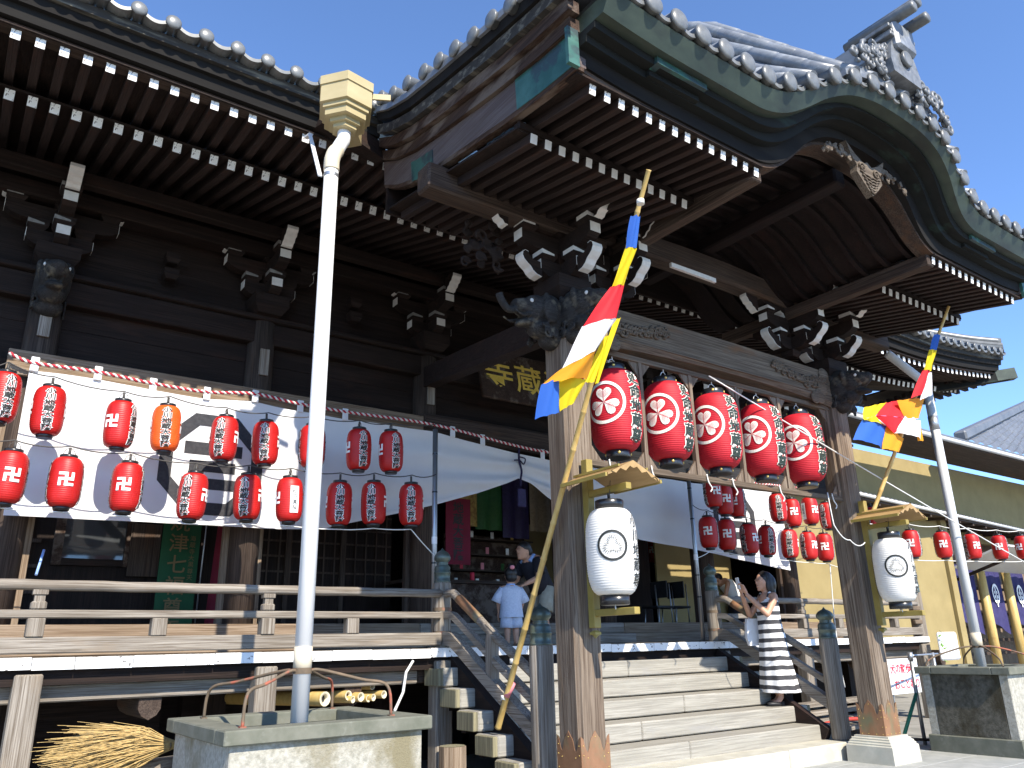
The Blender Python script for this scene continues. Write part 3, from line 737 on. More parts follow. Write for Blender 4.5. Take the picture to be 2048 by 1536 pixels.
# left and right verge of the porch roof
def verge(s):
    X0 = XC + s * 3.59
    def bz(y): return interp([(3.40, 5.245), (3.83, 5.27), (4.36, 5.33), (5.13, 5.45), (5.72, 5.56), (6.1, 5.68), (6.45, 5.86)], y)
    ys = [3.42 + .1 * i for i in range(31)]
    def layer(name, mat, xo, a, b, y0=3.42, y1=6.45, thick=.1, yo=0.0):
        secs = []
        for y in [q for q in ys if y0 - 1e-6 <= q <= y1 + 1e-6]:
            secs.append([(X0 + s * xo, y + yo, bz(y) + a), (X0 + s * (xo - thick), y + yo, bz(y) + a), (X0 + s * (xo - thick), y + yo, bz(y) + b), (X0 + s * (xo + .012), y + yo, bz(y) + b)])
        return obj(name, MB().sweep(secs), mat, hall)
    layer('verge_board', 'pale_board_y', 0, 0, .27)
    layer('verge_lip', 'rust_wood_y', -.01, -.035, 0, thick=.07)
    layer('verge_moulding', 'rust_wood_y', .05, .27, .37, yo=-.03)
    layer('verge_moulding', 'rust_wood_y', .11, .37, .47, yo=-.08)
    layer('verge_moulding', 'fascia_weathered', .17, .47, .565, yo=-.15)
    layer('verge_moulding', 'black_board', .21, .565, .66, yo=-.22)
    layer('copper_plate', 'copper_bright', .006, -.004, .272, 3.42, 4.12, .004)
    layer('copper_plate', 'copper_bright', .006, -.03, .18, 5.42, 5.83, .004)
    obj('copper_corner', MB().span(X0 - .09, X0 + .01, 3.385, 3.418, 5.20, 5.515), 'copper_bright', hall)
    ev = shared(MB().lathe([(r * 1.15, z) for r, z in dm], (0, 0, 0), 16, True, Matrix.Rotation(s * PI / 2, 3, 'Y')), 'end_tile', 'tile_end')
    for y, z in ((6.02, 6.54), (5.76, 6.42), (5.47, 6.345), (5.16, 6.26), (4.89, 6.19), (4.63, 6.13), (4.35, 6.055), (4.08, 6.015), (3.83, 5.965), (3.56, 5.91), (3.29, 5.85), (3.06, 5.78)):
        inst('end_tile', ev, (X0 + s * .27, y, z), hall)
    vt = MB(); vt.sweep([[(X0 + s * .25, y - .2, bz(y) + .655), (X0 - s * .4, y - .2, bz(y) + .655), (X0 - s * .4, y - .2, bz(y) + .80), (X0 + s * .25, y - .2, bz(y) + .72)] for y in ys])
    obj('verge_tiles', vt, 'tile', hall)
    obj('gutter_return', MB().bar((X0 + s * .05, 6.5, 6.2), (X0 + s * .75, 6.35, 6.3), .25, .18), 'dark_wood_x', hall)
verge(-1); verge(1)
# ------------------------------------------------------------------ vault under the gable
def vz(x): return 5.245 + .60 * K(x, 1.24)
vx = [XC - 1.5 + 3.0 * i / 40 for i in range(41)]
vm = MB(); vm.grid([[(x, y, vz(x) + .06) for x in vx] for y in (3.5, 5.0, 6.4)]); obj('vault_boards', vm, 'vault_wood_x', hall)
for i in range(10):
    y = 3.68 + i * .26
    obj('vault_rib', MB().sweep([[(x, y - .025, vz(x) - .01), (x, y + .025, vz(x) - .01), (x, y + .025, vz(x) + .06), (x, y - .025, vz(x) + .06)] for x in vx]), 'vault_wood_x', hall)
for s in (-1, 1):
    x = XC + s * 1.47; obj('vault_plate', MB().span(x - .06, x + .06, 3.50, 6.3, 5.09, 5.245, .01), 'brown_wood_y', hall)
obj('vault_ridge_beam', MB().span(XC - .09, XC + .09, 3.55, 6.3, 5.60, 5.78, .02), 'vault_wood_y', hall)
# purlin over the porch posts and the bowed beam between the brackets
for a, b in ((2.98, 5.1), (8.34, 10.46)):
    obj('porch_purlin', MB().span(a, b, 5.24, 5.46, 5.165, 5.42, .02), 'brown_wood_x', hall)
secs = []
for i in range(25):
    x = 4.95 + 3.54 * i / 24; d = (x - XC) / 1.77; zz = 5.22 + .07 * (1 - d * d); hh = .25 - .05 * d ** 4
    secs.append([(x, 5.24, zz + .03), (x, 5.27, zz), (x, 5.43, zz), (x, 5.46, zz + .03), (x, 5.46, zz + hh), (x, 5.24, zz + hh)])
obj('bowed_beam', MB().sweep(secs), 'brown_wood_x', hall)
obj('white_strut', MB().bar((5.75, 5.0, 5.06), (6.45, 5.0, 5.06), .03, .05), 'white_end', hall)
# rainbow tie beam between the porch posts, with carving in relief
secs = []
for i in range(41):
    x = 4.66 + 4.12 * i / 40; d = (x - XC) / 2.06; zz = 4.06 + .075 * (1 - d ** 2) - .03 * abs(d) ** 8; top = 4.50 - .02 * d * d
    secs.append([(x, 5.215, zz + .05), (x, 5.25, zz), (x, 5.45, zz), (x, 5.485, zz + .05), (x, 5.485, top), (x, 5.215, top)])
tie = obj('tie_beam', MB().sweep(secs), 'post_wood_z' if False else 'brown_wood_x', hall)
wood('tie_wood', (0.115, 0.085, 0.060), (0.185, 0.145, 0.105), 'x', gcol=(0.07, 0.05, 0.034), c3=(0.14, 0.075, 0.038))
tie.data.materials.clear(); tie.data.materials.append(MAT['tie_wood_x'])
for s in (-1, 1):              # scalloped collars and scroll foliage at both ends of the tie beam
    cv = MB(); random.seed(5)
    for i in range(34):
        t = i / 33; x = XC + s * (1.88 - 1.0 * t); z = 4.40 - .30 * abs(t - .05) ** .5 * (1 - t) * 1.1 + .02 * math.sin(i * 3)
        r = random.uniform(.045, .075) * (1 - .45 * t)
        cv.spiral((x, 5.20, z + random.uniform(-.03, .03)), (1, 0, 0), (0, 0, 1), r, random.uniform(1.0, 1.6), .017, random.uniform(0, 6), 14, random.choice((-1, 1)))
    obj('beam_carving', cv, 'tie_wood_x', hall)
    co = MB()
    for k, (xo, zz, r) in enumerate(((1.90, 4.42, .10), (1.84, 4.26, .11), (1.76, 4.13, .10), (1.66, 4.10, .08))):
        co.ell((XC + s * xo, 5.21, zz), (r * 1.1, .022, r), 14, 7)
    obj('beam_collar', co, 'tie_wood_x', hall)
    gr = MB(); gr.bar((XC - 1.72, 5.2105, 4.175), (XC + 1.72, 5.2105, 4.175), .012, .012)
    if s < 0: obj('beam_moulding', gr, 'tie_wood_x', hall)
# ------------------------------------------------------------------ brackets
def masu(mb, c, w, h):
    """bearing block: square top, tapered foot"""
    x, y, z = c; a = w / 2; b = a * .68
    mb.sweep([[(x - r, y - r, zz), (x + r, y - r, zz), (x + r, y + r, zz), (x - r, y + r, zz)] for r, zz in ((b, z), (a, z + h * .42), (a, z + h))])
def arm(mb, c, d, L, w, h):
    """boat-shaped bracket arm, d = unit direction"""
    c = Vector(c); d = Vector(d); p = d.cross(Vector((0, 0, 1)))
    prof = [(-L, h), (L, h), (L, h * .45), (L * .9, h * .2), (L * .72, h * .03), (L * .5, 0), (-L * .5, 0), (-L * .72, h * .03), (-L * .9, h * .2), (-L, h * .45)]
    M = Matrix(((d.x, 0, p.x, c.x - p.x * w / 2), (d.y, 0, p.y, c.y - p.y * w / 2), (0, 1, 0, c.z), (0, 0, 0, 1)))
    mb.prism(prof, M, w)
def arm_end(mb, c, d, L, w, h, t=.004):
    c = Vector(c); d = Vector(d); p = d.cross(Vector((0, 0, 1)))
    q = c + d * (L + t / 2 + .0006) + Vector((0, 0, h * .70))
    mb.box(q, (t if abs(d.x) > .5 else w - .004, t if abs(d.y) > .5 else w - .004, h * .58))
def nose(mb, wm, c, d, w, kind):
    """projecting carved nose; its narrow leading edge is painted white. c = root, d = direction"""
    c = Vector(c); d = Vector(d); p = d.cross(Vector((0, 0, 1)))
    if kind == 'cloud':      # fat upward curl
        edge = [(a * .72, b * .78) for a, b in [(.02, -.07), (.10, -.055), (.16, -.02), (.20, .03), (.25, .06), (.30, .10), (.325, .15), (.315, .195), (.28, .22), (.235, .21)]]
        body = edge + [(.158, .132), (.108, .094), (.0, .094)]
    else:                    # thin wavy nose
        edge = [(a * .72, b * .85) for a, b in [(.02, -.06), (.07, -.055), (.10, -.02), (.15, -.005), (.18, .04), (.235, .055), (.26, .095), (.30, .125), (.295, .165)]]
        body = edge + [(.17, .145), (.0, .145)]
    M = Matrix(((d.x, 0, p.x, c.x - p.x * w / 2), (d.y, 0, p.y, c.y - p.y * w / 2), (0, 1, 0, c.z), (0, 0, 0, 1)))
    mb.prism(body, M, w)
    rows = []
    n = len(edge)
    for i in range(n):
        a = Vector(edge[max(i - 1, 0)]); b = Vector(edge[min(i + 1, n - 1)]); t = (b - a).normalized(); nn = Vector((t.y, -t.x)); e = Vector(edge[i])
        o1 = e + nn * .0065; o0 = e + nn * .0008
        rows.append([M @ Vector((o0.x, o0.y, .001)), M @ Vector((o1.x, o1.y, .001)), M @ Vector((o1.x, o1.y, w - .001)), M @ Vector((o0.x, o0.y, w - .001))])
    wm.sweep(rows)
def bracket_set(name, cx, cy, z0, mat, sc_=1.0, post=True, left=True, plain=False):
    """a stepped bracket: foot block, two tiers of crossing arms, bearing blocks, carved noses with white leading edges"""
    fy = Vector((0, -1, 0)); lx = Vector((-1, 0, 0)); rx = Vector((1, 0, 0)); by = Vector((0, 1, 0))
    b = MB(); z1 = z0 + .22 * sc_; lv = .17 * sc_; st = .27 * sc_; w_ = .13 * sc_
    if post: masu(b, (cx, cy, z0), .40 * sc_, .22 * sc_)
    else: masu(b, (cx, cy, z1 - .08), .18 * sc_, .08)
    o = obj(name, b, mat, hall)
    for k in range(3):
        zz = z1 + st * k; L = (.30 + .22 * k) * sc_
        if k == 2:
            q = MB(); arm(q, (cx, cy, zz), rx, L * .8, .12 * sc_, lv * .9); obj('arm', q, mat, o); continue
        for d in (rx, by):
            q = MB(); arm(q, (cx, cy, zz + (.0015 if d is by else 0)), d, L, w_, lv); obj('arm', q, mat, o)
        for d in (fy, lx, rx):
            q = MB(); arm_end(q, (cx, cy, zz), d, L, w_, lv); obj('painted_end', q, 'white_end', o)
        for d in (fy, lx, rx, Vector((0, 0, 0))):
            q = MB(); masu(q, Vector((cx, cy, zz + lv + .001)) + d * (L - .09 * sc_), .19 * sc_, .10 * sc_); obj('bearing_block', q, mat, o)
        for d in (fy, lx):
            q = Vector((cx, cy, zz + lv + .05 * sc_)) + d * (L - .09 * sc_); h = .0965 * sc_
            m = MB(); m.add([(q.x - h, q.y + .06 * sc_, q.z + .045 * sc_), (q.x - h, q.y + .06 * sc_, q.z), (q.x - h, q.y - h, q.z), (q.x + .05 * sc_, q.y - h, q.z), (q.x + .05 * sc_, q.y - h, q.z + .02 * sc_), (q.x - h, q.y - h, q.z + .045 * sc_)],
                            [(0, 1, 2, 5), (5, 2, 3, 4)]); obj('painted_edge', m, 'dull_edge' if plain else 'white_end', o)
    ns = [((cx, cy - .30 * sc_, z1 + .06), fy, .12, 'cloud'), ((cx, cy - .55 * sc_, z1 + st * 2 - .02), fy, .10, 'wave')]
    if left: ns += [((cx - .28 * sc_, cy, z1 + .04), lx, .12, 'cloud'), ((cx - .66 * sc_, cy, z1 + st * 2 - .06), lx, .10, 'wave')]
    if plain: ns = [((cx, cy - .50 * sc_, z1 + st * 2 - .02), fy, .13, 'wave'), ((cx - .50 * sc_, cy, z1 + st * 2 - .0), lx, .09, 'wave'), ((cx + .50 * sc_, cy, z1 + st * 2 - .0), rx, .09, 'wave')]
    for c, d, ww, kind in ns:
        q = MB(); wm = MB(); nose(q, wm, c, d, ww * sc_, kind); obj('carved_nose', q, mat, o); obj('painted_edge', wm, 'white_end', o)
    return o
for s in (-1, 1):
    bracket_set('bracket_set', XC + s * PX, PY, 4.44, 'dark_wood_x', 1.0, True, True)
    bracket_set('bracket_set', XC + s * 1.5, PY, 4.50, 'dark_wood_x', .92, False, s > 0)
for x in COLX:
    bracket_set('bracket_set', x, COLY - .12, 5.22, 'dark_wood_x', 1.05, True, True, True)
for a, b in zip(COLX, COLX[1:]):
    m = (a + b) / 2
    o = MB(); masu(o, (m, 8.98, 5.42), .16, .12); masu(o, (m, 8.98, 5.62), .16, .12); obj('strut_block', o, 'dark_wood_x', hall)
# ------------------------------------------------------------------ hall front: columns, head beams, boards
for i, x in enumerate(COLX):
    obj('hall_column', MB().lathe([(.165, 1.31), (.165, 3.4), (.16, 5.2)], (x, COLY, 0), 20), 'brown_wood_z', hall)
    obj('column_board', MB().span(x - .225, x + .225, 9.13, 9.2, 1.31, 4.0), 'tan_wood_z' if i < 2 else 'brown_wood_z', hall)
    obj('name_plate', MB().span(x - .055, x + .055, 8.905, 8.93, 4.45, 4.78), 'grey_wood_z', hall)
obj('head_beam', MB().span(-2, 15.5, 8.99, 9.21, 4.88, 5.16, .015), 'dark_wood_x', hall)
obj('cap_beam', MB().span(-2, 15.5, 8.92, 9.28, 5.163, 5.22, .01), 'dark_wood_x', hall)
obj('wall_purlin', MB().span(-2, 15.5, 8.85, 9.1, 5.98, 6.16, .01), 'dark_wood_x', hall)
obj('eave_tie', MB().span(-2, 15.5, 8.45, 8.58, 6.05, 6.2, .01), 'dark_wood_x', hall)
for k, (a, b) in enumerate(((5.22, 5.42), (5.423, 5.62), (5.623, 5.98), (5.983, 6.75))):
    obj('frieze_board', MB().span(-2, 15.5, 9.17 + .004 * k, 9.23, a, b), 'dark_wood_x', hall)
for k, (a, b) in enumerate(((4.2, 4.42), (4.423, 4.65), (4.653, 4.88))):
    obj('upper_wall_board', MB().span(-2, 15.5, 9.14 + .006 * (k % 2), 9.2, a, b), 'dark_wood_x', hall)
obj('lintel', MB().span(-2, 15.5, 9.0, 9.2, 4.05, 4.2, .01), 'dark_wood_x', hall)
obj('curtain_board', MB().span(.27, 5.0, 8.84, 8.89, 3.985, 4.245, .006), 'tan_wood_x', hall)
obj('curtain_board', MB().span(8.3, 13.2, 8.84, 8.89, 3.985, 4.245, .006), 'tan_wood_x', hall)
obj('centre_beam', MB().span(5.0, 8.44, 8.86, 9.05, 3.98, 4.32, .05), 'brown_wood_x', hall)
for a, b in ((-2, 5.0), (8.44, 15)):
    obj('sill', MB().span(a, b, 8.86, 9.0, 1.45, 1.60, .01), 'tan_wood_x', hall); obj('sill_step', MB().span(a, b, 8.70, 8.96, 1.312, 1.45, .01), 'tan_wood_x', hall)
obj('sill', MB().span(5.0, 8.44, 8.86, 9.0, 1.45, 1.60, .015), 'grey_wood_x', hall); obj('sill_step', MB().span(5.0, 8.44, 8.62, 8.96, 1.312, 1.45, .015), 'grey_wood_x', hall)
# side bays are open porches; their doors and windows stand further in
YB = 10.4
def door_bay(x0, x1, n=4):
    wd = (x1 - x0) / n
    for i in range(n):
        a = x0 + wd * i; o = obj('door_panel', MB().span(a + .01, a + wd - .01, YB + .03, YB + .06, 1.46, 4.3), 'dark_wood_z', hall)
        la = MB()
        for k in range(10): la.span(a + .02, a + wd - .02, YB + .012, YB + .03, 2.1 + .2 * k, 2.125 + .2 * k)
        for k in range(5): la.span(a + .04 + k * wd * .2, a + .06 + k * wd * .2, YB + .004, YB + .012, 2.1, 4.0)
        tag(obj('lattice', la, 'brown_wood_z', o), kind='stuff')
        obj('door_stile', MB().span(a - .03, a + .03, YB - .02, YB + .03, 1.46, 4.3), 'brown_wood_z', hall)
door_bay(-2.0, .55); door_bay(3.05, 5.4, 3)
wl0 = at(128, 1080, YB).x; wl1 = at(252, 1080, YB).x; wz0 = at(190, 1118, YB).z
obj('bay_wall', MB().span(.55, 3.05, YB + .06, YB + .1, 1.46, 4.3), 'dark_wood_z', hall)
wf = obj('window_frame', MB().span(wl0 - .1, wl0, YB, YB + .06, wz0 - .08, 4.0), 'rust_wood_y', hall); obj('window_frame', MB().span(wl1, wl1 + .1, YB, YB + .06, wz0 - .08, 4.0), 'rust_wood_y', hall); obj('window_sill', MB().span(wl0, wl1, YB, YB + .06, wz0 - .08, wz0), 'dark_wood_x', hall)
obj('window_pane', MB().span(wl0, wl1, YB + .04, YB + .05, wz0, 4.0), 'glass_dark', wf)
la = MB()
for k in range(7): la.span(.62, wl0 - .22, YB + .02, YB + .05, 1.7 + .28 * k, 1.74 + .28 * k)
for k in range(3): la.span(.64 + .1 * k, .67 + .1 * k, YB + .01, YB + .02, 1.6, 4.0)
tag(obj('lattice', la, 'brown_wood_z', hall), kind='stuff')
nb = at(290, 1100, YB - .05); obj('notice_board', MB().box((nb.x, YB - .03, nb.z), (.34, .03, .62)), 'brown_wood_z', hall)
obj('bay_wall', MB().span(9.3, 10.6, YB, YB + .04, 1.46, 4.3), 'dark_wood_z', hall)
obj('bay_wall', MB().span(10.8, COLX[5], YB, YB + .04, 1.46, 4.3), 'yellow_wall', hall)
obj('bay_wall', MB().span(COLX[5], 15, 9.26, 9.3, 1.6, 4.05), 'yellow_wall', hall)
# interior of the centre bay
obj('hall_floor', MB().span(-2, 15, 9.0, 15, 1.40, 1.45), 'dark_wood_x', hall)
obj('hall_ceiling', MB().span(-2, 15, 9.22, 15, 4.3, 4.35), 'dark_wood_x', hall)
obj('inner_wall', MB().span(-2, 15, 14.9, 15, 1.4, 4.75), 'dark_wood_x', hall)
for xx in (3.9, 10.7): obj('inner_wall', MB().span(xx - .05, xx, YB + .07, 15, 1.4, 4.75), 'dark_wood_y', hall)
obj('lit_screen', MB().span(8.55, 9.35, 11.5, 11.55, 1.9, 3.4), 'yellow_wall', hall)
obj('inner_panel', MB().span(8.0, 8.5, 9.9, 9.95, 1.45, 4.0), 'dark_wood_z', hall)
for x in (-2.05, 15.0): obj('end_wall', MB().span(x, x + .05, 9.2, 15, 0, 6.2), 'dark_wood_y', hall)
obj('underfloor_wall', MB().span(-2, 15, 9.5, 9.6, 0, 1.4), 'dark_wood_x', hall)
# straight tie beams from the porch posts back to the hall columns
for s in (-1, 1):
    p = smooth_path([(XC + s * 2.12, 5.45, 4.32), (XC + s * 1.97, 6.4, 4.46), (XC + s * 1.76, 7.8, 4.68), (XC + s * 1.57, 9.0, 4.86)], 6)
    secs = [[(q.x - .085, q.y, q.z - .15), (q.x + .085, q.y, q.z - .15), (q.x + .085, q.y, q.z + .13), (q.x - .085, q.y, q.z + .13)] for q in p]
    obj('tie_back_beam', MB().sweep(secs), 'rafter_wood_y', hall)
    obj('beam_groove', MB().sweep([[(q.x - .089, q.y, q.z - .075), (q.x - .0855, q.y, q.z - .075), (q.x - .0855, q.y, q.z - .055), (q.x - .089, q.y, q.z - .055)] for q in p[2:-2]]), 'rafter_wood_y', hall)

# ------------------------------------------------------------------ carved beasts, gable pendant, ridge ornament
def beast(kind):
    m = MB(); R = random.Random(4 if kind == 'lion' else 9)
    m.ell((.02, 0, .02), (.17, .15, .22)); m.ell((.16, 0, .05), (.16, .13, .15)); m.ell((.29, 0, .055), (.12, .10, .085))
    m.ell((.37, 0, .075), (.05, .065, .045)); m.ell((.27, 0, -.085), (.13, .075, .04), rot=Matrix.Rotation(.28, 3, 'Y'))
    m.ell((.12, 0, -.12), (.13, .11, .09)); m.ell((.0, 0, -.2), (.12, .12, .09))
    for s in (-1, 1):
        m.ell((.25, s * .075, .12), (.06, .04, .03)); m.ell((.13, s * .12, .13), (.03, .035, .07)); m.ell((.39, s * .04, .06), (.025, .025, .02))
        for k in range(9):
            a = R.uniform(-.1, .16); b = R.uniform(-.24, .16)
            m.spiral((a, s * .135, b), (1, 0, 0), (0, 0, 1), R.uniform(.035, .055), 1.3, .014, R.uniform(0, 6), 12, R.choice((-1, 1)))
        for k in range(4): m.ell((.30 - .03 * k, s * (.06 + .008 * k), -.02 - .004 * k), (.010, .010, .022))
    if kind == 'elephant':
        m.tube(smooth_path([(.36, 0, .03), (.46, 0, .0), (.53, 0, .06), (.56, 0, .13)], 5), .035, 8)
        for s in (-1, 1): m.tube(smooth_path([(.28, s * .07, -.03), (.38, s * .09, -.06), (.46, s * .09, -.03)], 5), [.02] * 6 + [.012] * 5, 6)
        m.ell((.10, .15, .02), (.09, .03, .12)); m.ell((.10, -.15, .02), (.09, .03, .12))
    return remesh(m, 'carved_beast', .0105, 'carved', 2)
wood('carved', (0.026, 0.024, 0.023), (0.05, 0.046, 0.042), 'x', gcol=(0.018, 0.016, 0.015), c3=(0.11, 0.095, 0.07), bump=.2, c3lo=.55, c3hi=.66, c3scale=(9, 9, 9))
MAT['carved'] = MAT['carved_x']
LION = beast('lion'); ELE = beast('elephant')
EYE = shared(MB().ell((0, 0, 0), (.019, .012, .019), 10, 6), 'beast_eye', 'white_end')
def put_beast(me, loc, rz, s=1.0):
    o = inst('carved_beast', me, loc, hall, rot=(0, 0, rz), scale=(s, s, s))
    for sd in (-1, 1): sub('beast_eye', EYE, o, (.275, sd * .098, .095))
for s in (-1, 1):
    x = XC + s * PX
    put_beast(LION, (x, PY - .17, 4.27), -PI / 2, 1.05)
    put_beast(ELE, (x + s * .17, PY, 4.24), PI if s < 0 else 0, 1.05)
put_beast(LION, (COLX[0], COLY - .2, 5.0), -PI / 2, 1.15); put_beast(LION, (COLX[5], COLY - .2, 5.0), -PI / 2, 1.15)
# openwork dragon beside the left bracket
dr = MB(); R = random.Random(2)
for k in range(26): dr.spiral((3.75 + R.uniform(-.2, .2), 5.5 + R.uniform(-.1, .1), 5.0 + R.uniform(-.28, .2)), (1, 0, 0), (0, 0, 1), R.uniform(.04, .08), 1.3, .02, R.uniform(0, 6), 10, R.choice((-1, 1)))
obj('openwork_carving', remesh(dr, 'openwork_carving', .015, 'dark_wood_x', 2), None, hall)
# pendant of the gable
YP = 3.33
def P(a, b, h=0.0): return Vector((XC + a, YP - h, 5.66 + b))
wood('pendant', (0.12, 0.095, 0.07), (0.19, 0.155, 0.12), 'x', gcol=(0.07, 0.05, 0.035), c3=(0.26, 0.18, 0.09), c3lo=.6, c3hi=.75)
ph = [(-.30, .17), (-.17, .05), (-.06, -.02), (0, .02), (.06, .055), (.16, .06), (.28, .0), (.27, -.06), (.20, -.10), (.13, -.10), (.17, -.15), (.12, -.22), (.02, -.30), (-.02, -.335), (-.07, -.28), (-.14, -.20), (-.21, -.12), (-.235, -.04), (-.26, .04)]
ph = [(-a * .9 if False else a, b) for a, b in ph]
MP = Matrix(((1, 0, 0, XC), (0, 0, -1, YP), (0, 1, 0, 5.66), (0, 0, 0, 1)))
pen = obj('pendant', MB().prism([(-.33, .16), (-.2, .06), (-.07, .0), (0, .035), (.07, .0), (.2, .06), (.33, .16), (.28, .03), (.2, -.06), (.22, -.14), (.12, -.24), (0, -.34), (-.12, -.24), (-.22, -.14), (-.2, -.06), (-.28, .03)][::-1], MP, .07), 'pendant_x', hall)
wv = MB()
for k in range(6):
    w_ = .17 - .026 * k; z = -.12 - .035 * k
    wv.tube([P(lerp(-w_, w_, i / 10), z - .02 * math.sin(PI * i / 10) + .008 * math.sin(i * 2.2), .078) for i in range(11)], .009, 6)
obj('pendant_waves', wv, 'pendant_x', pen)
for s in (-1, 1):
    obj('pendant_scroll', MB().spiral(P(s * .12, -.075, .08), (s, 0, 0), (0, 0, 1), .055, 1.5, .013, 0, 18), 'pendant_x', pen)
    fo = MB(); R = random.Random(3 + s)
    for k in range(24):
        a = R.uniform(.24, .72); top = .585 * (K(XC + a, 1.24) - 1) + .13
        fo.spiral(P(s * a, top - R.uniform(.03, .17) * (1.2 - a), .05 + R.uniform(-.02, .02)), (1, 0, 0), (0, 0, 1), R.uniform(.02, .042), 1.3, .011, R.uniform(0, 6), 12, R.choice((-1, 1)))
    obj('pendant_foliage', remesh(fo, 'pendant_foliage', .008, 'pendant_x', 1), None, pen)
# ridge-end ornament above the gable
YO = 2.74; oz = 5.64 + .43 + .20; XO = XC - .07
orn = MB(); orn.prism([(-.24, -.02), (.24, -.02), (.26, .12), (.20, .30), (.15, .40), (-.15, .40), (-.20, .30), (-.26, .12)], Matrix(((1, 0, 0, XO), (0, 0, -1, YO + .12), (0, 1, 0, oz), (0, 0, 0, 1))), .16)
orn = obj('ridge_ornament', orn, 'tile_carved', hall)
for k, (hw, zz) in enumerate(((.23, .40), (.20, .445), (.24, .49))):
    obj('ornament_ledge', MB().box((XO, YO + .06, oz + zz), (hw * 2, .26, .04), .006), 'tile_carved', orn)
obj('ridge_cap', MB().box((XO, YO + .5, oz + .42), (.34, 1.2, .30), .03), 'tile', orn)
for a, b in ((-.12, .60), (.12, .60), (.0, .72)):
    obj('ornament_roll', MB().lathe([(.058, -.42), (.058, .26), (.055, .275), (.03, .285), (.001, .287)], (XO + a, YO, oz + b), 16, True, RY), 'tile_end', orn)
obj('ornament_medallion', MB().lathe([(.085, 0), (.085, .03), (.075, .04), (.06, .034), (.001, .03)], (XO, YO - .04, oz + .2), 22, True, RY), 'tile_end', orn)
R = random.Random(12)
for s in (-1, 1):
    for k in range(15):
        t = k / 14; a = .12 + (.82 if s > 0 else .62) * t; x = XO + s * a; zr = 5.64 + .43 * K(x) + (.16 if s > 0 else .16 + .10 * t)
        hgt = .30 * (1 - t) ** 1.2 + .05
        for q in range(2 if t < .6 else 1):
            zz = zr + R.uniform(.0, hgt)
            obj('ornament_scroll', MB().spiral((x + R.uniform(-.03, .03), y_front(x) - .03 + R.uniform(-.03, .03), zz), (1, 0, 0), (0, 0, 1), R.uniform(.05, .08), 1.3, .022, R.uniform(0, 6), 12, R.choice((-1, 1))), 'tile_carved', orn)
    bk = MB(); bk.sweep([[(x, y_front(x) + .02, 5.64 + .43 * K(x) + .06), (x, y_front(x) + .12, 5.64 + .43 * K(x) + .06), (x, y_front(x) + .12, 5.64 + .43 * K(x) + .12 + .26 * (1 - t) ** 1.3), (x, y_front(x) + .02, 5.64 + .43 * K(x) + .12 + .26 * (1 - t) ** 1.3)] for t in [i / 10 for i in range(11)] for x in [XC + s * (.15 + .75 * t)]])
    obj('ornament_backing', bk, 'tile', orn)
    ds = MB().tube([(XC + s * (.02 + .9 * i / 10), y_front(XC + s * .9 * i / 10) + .30, 5.64 + .43 * K(XC + s * .9 * i / 10) + .16) for i in range(11)], .07, 10); obj('ridge_roll', ds, 'tile', orn)
# plaque with the temple name
pq = empty('name_plaque', (XC, 9.0, 4.9), 'dark plaque with gold characters hung above the central entrance', 'plaque')
tlt = Matrix.Rotation(-.22, 4, 'X')
def PM(z=0): return Matrix.Translation((XC, 8.78, 5.02)) @ tlt @ Matrix(((1, 0, 0, 0), (0, 0, -1, -.03 - z), (0, 1, 0, 0), (0, 0, 0, 1)))
b_ = MB().box((0, 0, 0), (1.75, .05, .82), .012); b_.v = [tuple(Matrix.Translation((XC, 8.78, 5.02)) @ tlt @ Vector(p)) for p in b_.v]
obj('board', b_, 'rust_wood_y', pq)
V, F = text2d('海蔵寺', .50, 1.05, .010, False, True, 1.08)
me = flat(V, F, PM(.004), 'lettering'); obj('lettering', me, 'gold_paint', pq)
V, F = poly2d([(-.78, -.12), (-.72, -.12), (-.72, -.05), (-.78, -.05)]); obj('seal', flat(V, F, PM(.004), 'seal'), 'copper_shoe', pq)

# ------------------------------------------------------------------ lanterns
def lantern_rad(R, H, rc=.55, p=4.0):
    def rad(z):
        t = min(1.0, abs(z) / (H / 2)); return R * (rc + (1 - rc) * math.sqrt(max(0, 1 - t ** p)))
    return rad
def lantern_body(R, H, ribs, rad, n=28, sub_=4):
    prof = []; m = ribs * sub_
    for i in range(m + 1):
        z = -H / 2 + H * i / m; ph = (i % sub_) / sub_
        prof.append((rad(z) * (1 + .016 * math.sin(PI * ph)) - .0015, z))
    return MB().lathe(prof, (0, 0, 0), n, True)
def manji():
    r = lambda a, b, c, d: [(a, b), (c, b), (c, d), (a, d)]
    u = .2
    polys = [r(-.1, -.5, .1, .5), r(-.5, -.1, -.1, .1), r(.1, -.1, .5, .1), r(-.5, .3, -.1, .5), r(.1, -.5, .5, -.3), r(-.5, -.5, -.3, -.1), r(.3, .1, .5, .5)]
    return poly2d(*polys)
SR, SH = .138, .455
srad = lantern_rad(SR, SH)
BODY = {}
for c in ('red_paper', 'orange_paper'):
    BODY[c] = shared(lantern_body(SR, SH, 24, srad), 'paper_body', c)
CAPT = shared(MB().lathe([(srad(SH / 2) * 1.02, 0), (srad(SH / 2) * 1.02, .03), (.05, .031), (.05, .012)], (0, 0, SH / 2 - .004), 20, capt=False), 'top_cap', 'black_cap')
CAPB = shared(MB().lathe([(srad(SH / 2) * 0.86, 0), (srad(SH / 2) * 1.0, .034)], (0, 0, -SH / 2 - .030), 20), 'bottom_cap', 'black_cap')
HAND = shared(MB().tube([(.05 * math.cos(a), 0, SH / 2 + .025 + .07 * math.sin(a)) for a in [PI * i / 8 for i in range(9)]], .003, 5).tube([(0, 0, SH / 2 + .02), (0, 0, SH / 2 + .10)], .012, 8), 'handle', 'wire_dark')
